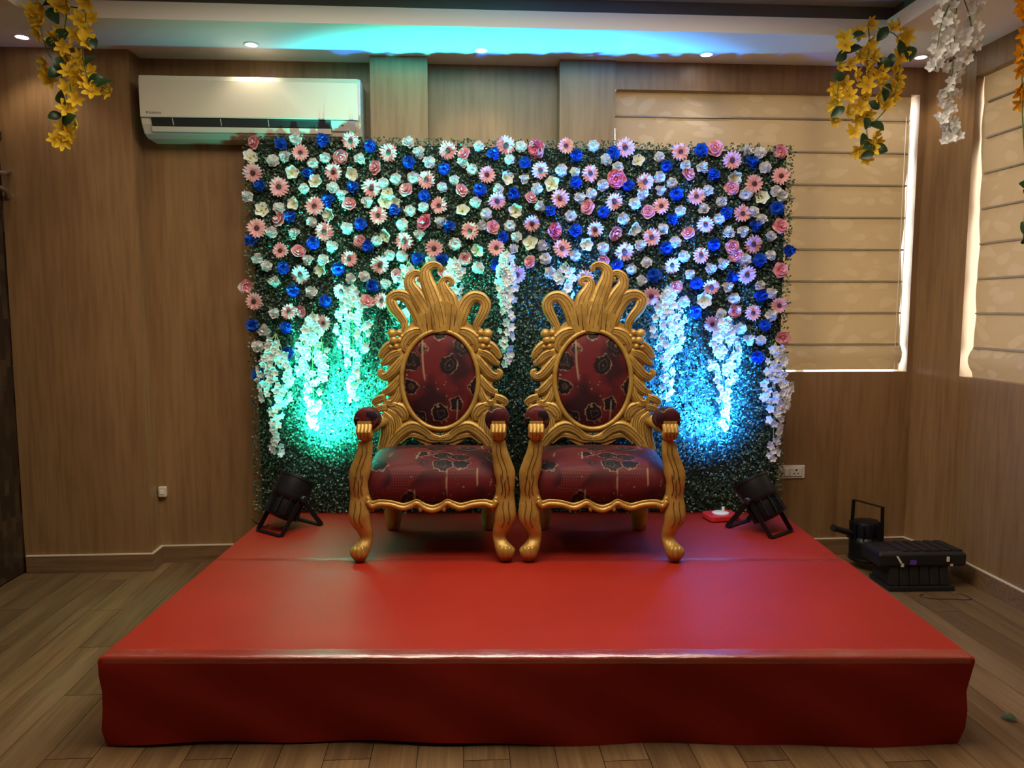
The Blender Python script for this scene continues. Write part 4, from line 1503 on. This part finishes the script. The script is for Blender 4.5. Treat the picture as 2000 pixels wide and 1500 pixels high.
pl1 = par_light('black stage light casting teal light up the left side of the flower screen', (-0.885, 3.915, STAGE_H + .002), (0.36, 0.43, 0.83), POWER_TEAL, C_TEAL, 'lens_teal', spot=R(70))
pl2 = par_light('black stage light casting blue light up the right side of the flower screen', (1.50, 3.735, STAGE_H + .002), (-0.36, 0.48, 0.80), POWER_BLUE, C_BLUE, 'lens_blue', spot=R(70))
pl3 = par_light('unlit black stage light with its handle up, on the floor behind the ribbed case', (2.225, 4.02, 0.002), (0.05, 0.02, -1), 0, C_BLUE, 'lens_off', yoke_up=True, pivot=0.15)
m = MB()
m.tube([(-0.10, -0.02, 0.20), (-0.20, -0.05, 0.235)], 0.016, 10)
m.tube([(-0.20, -0.05, 0.235), (-0.222, -0.057, 0.243)], 0.019, 10)
m.build('tilt_handle', 'black_plastic', pl3, smooth=True, autosmooth=40)


def cable(name, label, pts, r, mat, parent=None):
    o = MB().tube([tuple(q) for q in spline(pts, 8)], r, 8).build(name, mat, parent, smooth=True)
    if parent is None:
        tag(o, label, 'cable')
    return o


cable('power_cable', 'thin black cable leaving the teal stage light over the stage edge', [(-0.99, 3.90, .335), (-1.01, 3.91, .322), (-1.04, 3.96, .318), (-1.09, 4.02, .316), (-1.12, 4.08, .315)], 0.004, 'black_plastic')
cable('power_cable', 'black cable lying along the wall foot from the unlit stage light', [(2.10, 4.10, .03), (2.08, 4.13, .012), (2.03, 4.17, .0075), (1.93, 4.19, .0075), (1.83, 4.20, .0075)], 0.005, 'black_plastic')
cable('red_wire', 'thin reddish wire loop on the floor before the ribbed case', [(2.30, 3.60, .004), (2.27, 3.575, .004), (2.33, 3.535, .004), (2.40, 3.53, .004), (2.47, 3.515, .004), (2.505, 3.53, .004), (2.50, 3.57, .004), (2.47, 3.60, .004)], 0.0022, 'red_wire')

# ================================================================== ribbed equipment case
case = thing('equipment_case', 'black ribbed plastic equipment case with white latches on the floor in the corner', 'case', (2.335, 3.79, 0), R(-2))
m = MB().prism([(-.180, -.150), (.160, -.150), (.160, .06), (-.180, .06)], 0.0, 0.026)
m.build('base_flange', 'black_plastic', case, bevel=0.006)
v = []
for z, hx, y0 in ((.026, .160, -.128), (.128, .150, -.105)):
    v += [(-hx - .012, y0, z), (hx - .012, y0, z), (hx - .012, .05, z), (-hx - .012, .05, z)]
MB().add(v, [(0, 3, 2, 1), (4, 5, 6, 7), (0, 1, 5, 4), (1, 2, 6, 5), (2, 3, 7, 6), (3, 0, 4, 7)]).build('case_body', 'black_plastic', case, bevel=0.006)
for i in range(6):
    xx = -.142 + .052 * i
    v = []
    for z, yb in ((.027, -.137), (.125, -.114)):
        v += [(xx - .021, yb, z), (xx + .021, yb, z), (xx + .023, yb + .012, z), (xx - .023, yb + .012, z)]
    MB().add(v, [(0, 3, 2, 1), (4, 5, 6, 7), (0, 1, 5, 4), (1, 2, 6, 5), (2, 3, 7, 6), (3, 0, 4, 7)]).build('rib', 'black_plastic', case, bevel=0.004)
v = []
for z, x0, x1, y0, y1 in ((.118, -.215, .215, -.115, .06), (.130, -.225, .225, -.128, .07), (.183, -.225, .225, -.128, .07), (.198, -.215, .215, -.112, .06)):
    v += [(x0, y0, z), (x1, y0, z), (x1, y1, z), (x0, y1, z)]
f = [(0, 3, 2, 1), (12, 13, 14, 15)]
for j in range(3):
    for i in range(4):
        f.append((j * 4 + i, j * 4 + (i + 1) % 4, j * 4 + 4 + (i + 1) % 4, j * 4 + 4 + i))
MB().add(v, f).build('case_lid', 'black_plastic', case, bevel=0.006)
for i in range(6):
    xx = -.10 + .054 * i
    MB().prism([(xx, -.110), (xx + .042, -.110), (xx + .024, .058), (xx - .018, .058)], .196, .204).build('rib', 'black_plastic', case, bevel=0.003)
for nm, mt, x0, z0, dx, dz, sl in (('latch', 'white_plastic', -.118, .142, .010, .036, -.022), ('latch', 'white_plastic', .122, .150, .012, .024, 0), ('lower_latch', 'beige_plastic', -.112, .124, .012, .016, 0), ('lower_latch', 'beige_plastic', .142, .126, .012, .010, 0), ('tag_mark', 'purple_plastic', -.066, .136, .030, .022, 0)):
    yb = -.134
    v = [(x0, yb, z0), (x0 + dx, yb, z0), (x0 + dx + sl, yb, z0 + dz), (x0 + sl, yb, z0 + dz), (x0, -.120, z0), (x0 + dx, -.120, z0), (x0 + dx + sl, -.120, z0 + dz), (x0 + sl, -.120, z0 + dz)]
    MB().add(v, [(0, 1, 2, 3), (7, 6, 5, 4), (0, 4, 5, 1), (1, 5, 6, 2), (2, 6, 7, 3), (3, 7, 4, 0)]).build(nm, mt, case)

# ================================================================== red box with a white round plate, on the stage
rb = thing('switch_box', 'small flat red box with white round plate beside the blue stage light', 'box', (1.372, 3.945, STAGE_H + .002), R(8))
poly = []
for cx, cy, a0 in ((.055, .035, 0), (-.055, .035, 90), (-.055, -.035, 180), (.055, -.035, 270)):
    for i in range(6):
        a = R(a0 + 18 * i)
        poly.append((cx + .03 * math.cos(a), cy + .03 * math.sin(a)))
MB().prism(poly, 0, 0.030).build('body', 'red_plastic', rb, bevel=0.006)
MB().lathe([(0.044, 0.030), (0.044, 0.034), (0.038, 0.037), (0.001, 0.037)], 24).build('round_plate', 'white_plastic', rb, smooth=True, autosmooth=40)
MB().lathe([(0.009, 0.037), (0.010, 0.044), (0.007, 0.052), (0.008, 0.060), (0.001, 0.062)], 12, Matrix.Translation((.02, .01, 0))).build('knob', 'white_plastic', rb, smooth=True)

# ================================================================== wall fittings
so = thing('wall_socket', 'white switch and three-pin socket plate on the wall beside the screen', 'socket', (1.886, 4.25, 0.495))
MB().box(-.077, -.010, -.038, .077, 0.0, .038).build('plate', 'white_plastic', so, bevel=0.004)
MB().box(-.058, -.013, -.026, .062, -.009, .026).build('inset', 'beige_plastic', so, bevel=0.002)
MB().box(-.046, -.020, -.022, -.020, -.012, .022).build('rocker', 'white_plastic', so, bevel=0.003)
MB().box(-.008, -.016, -.024, .056, -.012, .024).build('outlet', 'white_plastic', so, bevel=0.003)
for hx, hzz, r_ in ((.024, .012, .0055), (.012, -.008, .0042), (.036, -.008, .0042)):
    MB().lathe([(r_, -.0002), (r_, .0008)], 10, Matrix.Translation((hx, -.0162, hzz)) @ Matrix.Rotation(R(90), 4, 'X')).build('pin_hole', 'slot_dark', so)

sw = thing('switch_box', 'small beige box low on the wall beside the pillar', 'box', (-1.678, 4.36, 0.41))
MB().box(-.022, -.030, -.030, .022, 0.0, .030).build('cover', 'beige_plastic', sw, bevel=0.008, seg=3)
MB().box(-.012, -.033, -.012, .012, -.029, .014).build('button', 'white_plastic', sw, bevel=0.002)

# ================================================================== air conditioner
ac = thing('air_conditioner', 'long cream wall-mounted split air conditioner above the foliage screen', 'air conditioner', (-1.07, 4.36, 2.310))
X0, X1 = -.562, .552


def ac_prof(scale=1.0):
    return [(0.0, 0.0), (-.125, .002), (-.165, .018), (-.196, .062), (-.213, .120), (-.215, .270), (-.208, .292), (-.185, .304), (0.0, .304)]


m = MB()
m.prism([(y, z) for y, z in ac_prof()], X0, X1, 'x')
m.build('body', 'ac_white', ac, bevel=0.006, seg=3)
MB().prism([(-.2155, .090), (-.2195, .095), (-.2205, .275), (-.214, .297), (-.205, .300)], X0 + .004, X1 - .012, 'x').build('front_panel', 'ac_white', ac, bevel=0.002)
# dark outlet sunk between panel and flap
MB().prism([(-.2125, .088), (-.2095, .084), (-.1875, .036), (-.184, .030), (-.178, .038), (-.206, .092)], X0 + .055, X1 - .155, 'x').build('outlet_slot', 'slot_dark', ac)
MB().prism([(-.197, .050), (-.185, .026), (-.180, .026), (-.190, .050)], X0 + .050, X1 - .155, 'x').build('louver_flap', 'ac_white', ac, bevel=0.001)
for i in range(3):
    xx = X0 + .16 + i * .24
    MB().prism([(-.2145, .088), (-.200, .056), (-.196, .056), (-.208, .088)], xx, xx + .004, 'x').build('vane', 'ac_grey', ac)
MB().prism([(-.2130, .088), (-.2105, .080), (-.1905, .040), (-.187, .040), (-.206, .092)], X1 - .150, X1 - .030, 'x').build('display_cover', 'ac_grey', ac)
MB().ball((X1 - .095, -.204, .066), (.006, .003, .004), 8, 6).build('sensor', 'slot_dark', ac)
cu = bpy.data.curves.new('logo', 'FONT')
cu.body = 'DAIKIN'
cu.size = 0.017
cu.extrude = 0.0004
cu.space_character = 1.1
cu.materials.append(MATS['logo_ink'])
tmp = bpy.data.objects.new('logo_text', cu)
lg = bpy.data.objects.new('logo_lettering', bpy.data.meshes.new_from_object(tmp))
bpy.data.objects.remove(tmp)
COL.objects.link(lg)
lg.parent = ac
lg.location = (X0 + .048, -.2205, .106)
lg.rotation_euler = (R(90), 0, 0)
MB().add([(X0 + .034, -.2208, .118), (X0 + .046, -.2208, .118), (X0 + .038, -.2208, .106)], [(0, 1, 2)]).build('logo_mark', 'logo_ink', ac)

# ================================================================== fallen leaf
lf = put('fallen_leaf', leaf_me, None, (1.875, 2.455, 0.004), (0.15, 0.0, R(-35)), 0.95)
tag(lf, 'dark green fallen leaf lying on the wooden floor by the stage corner', 'leaf')
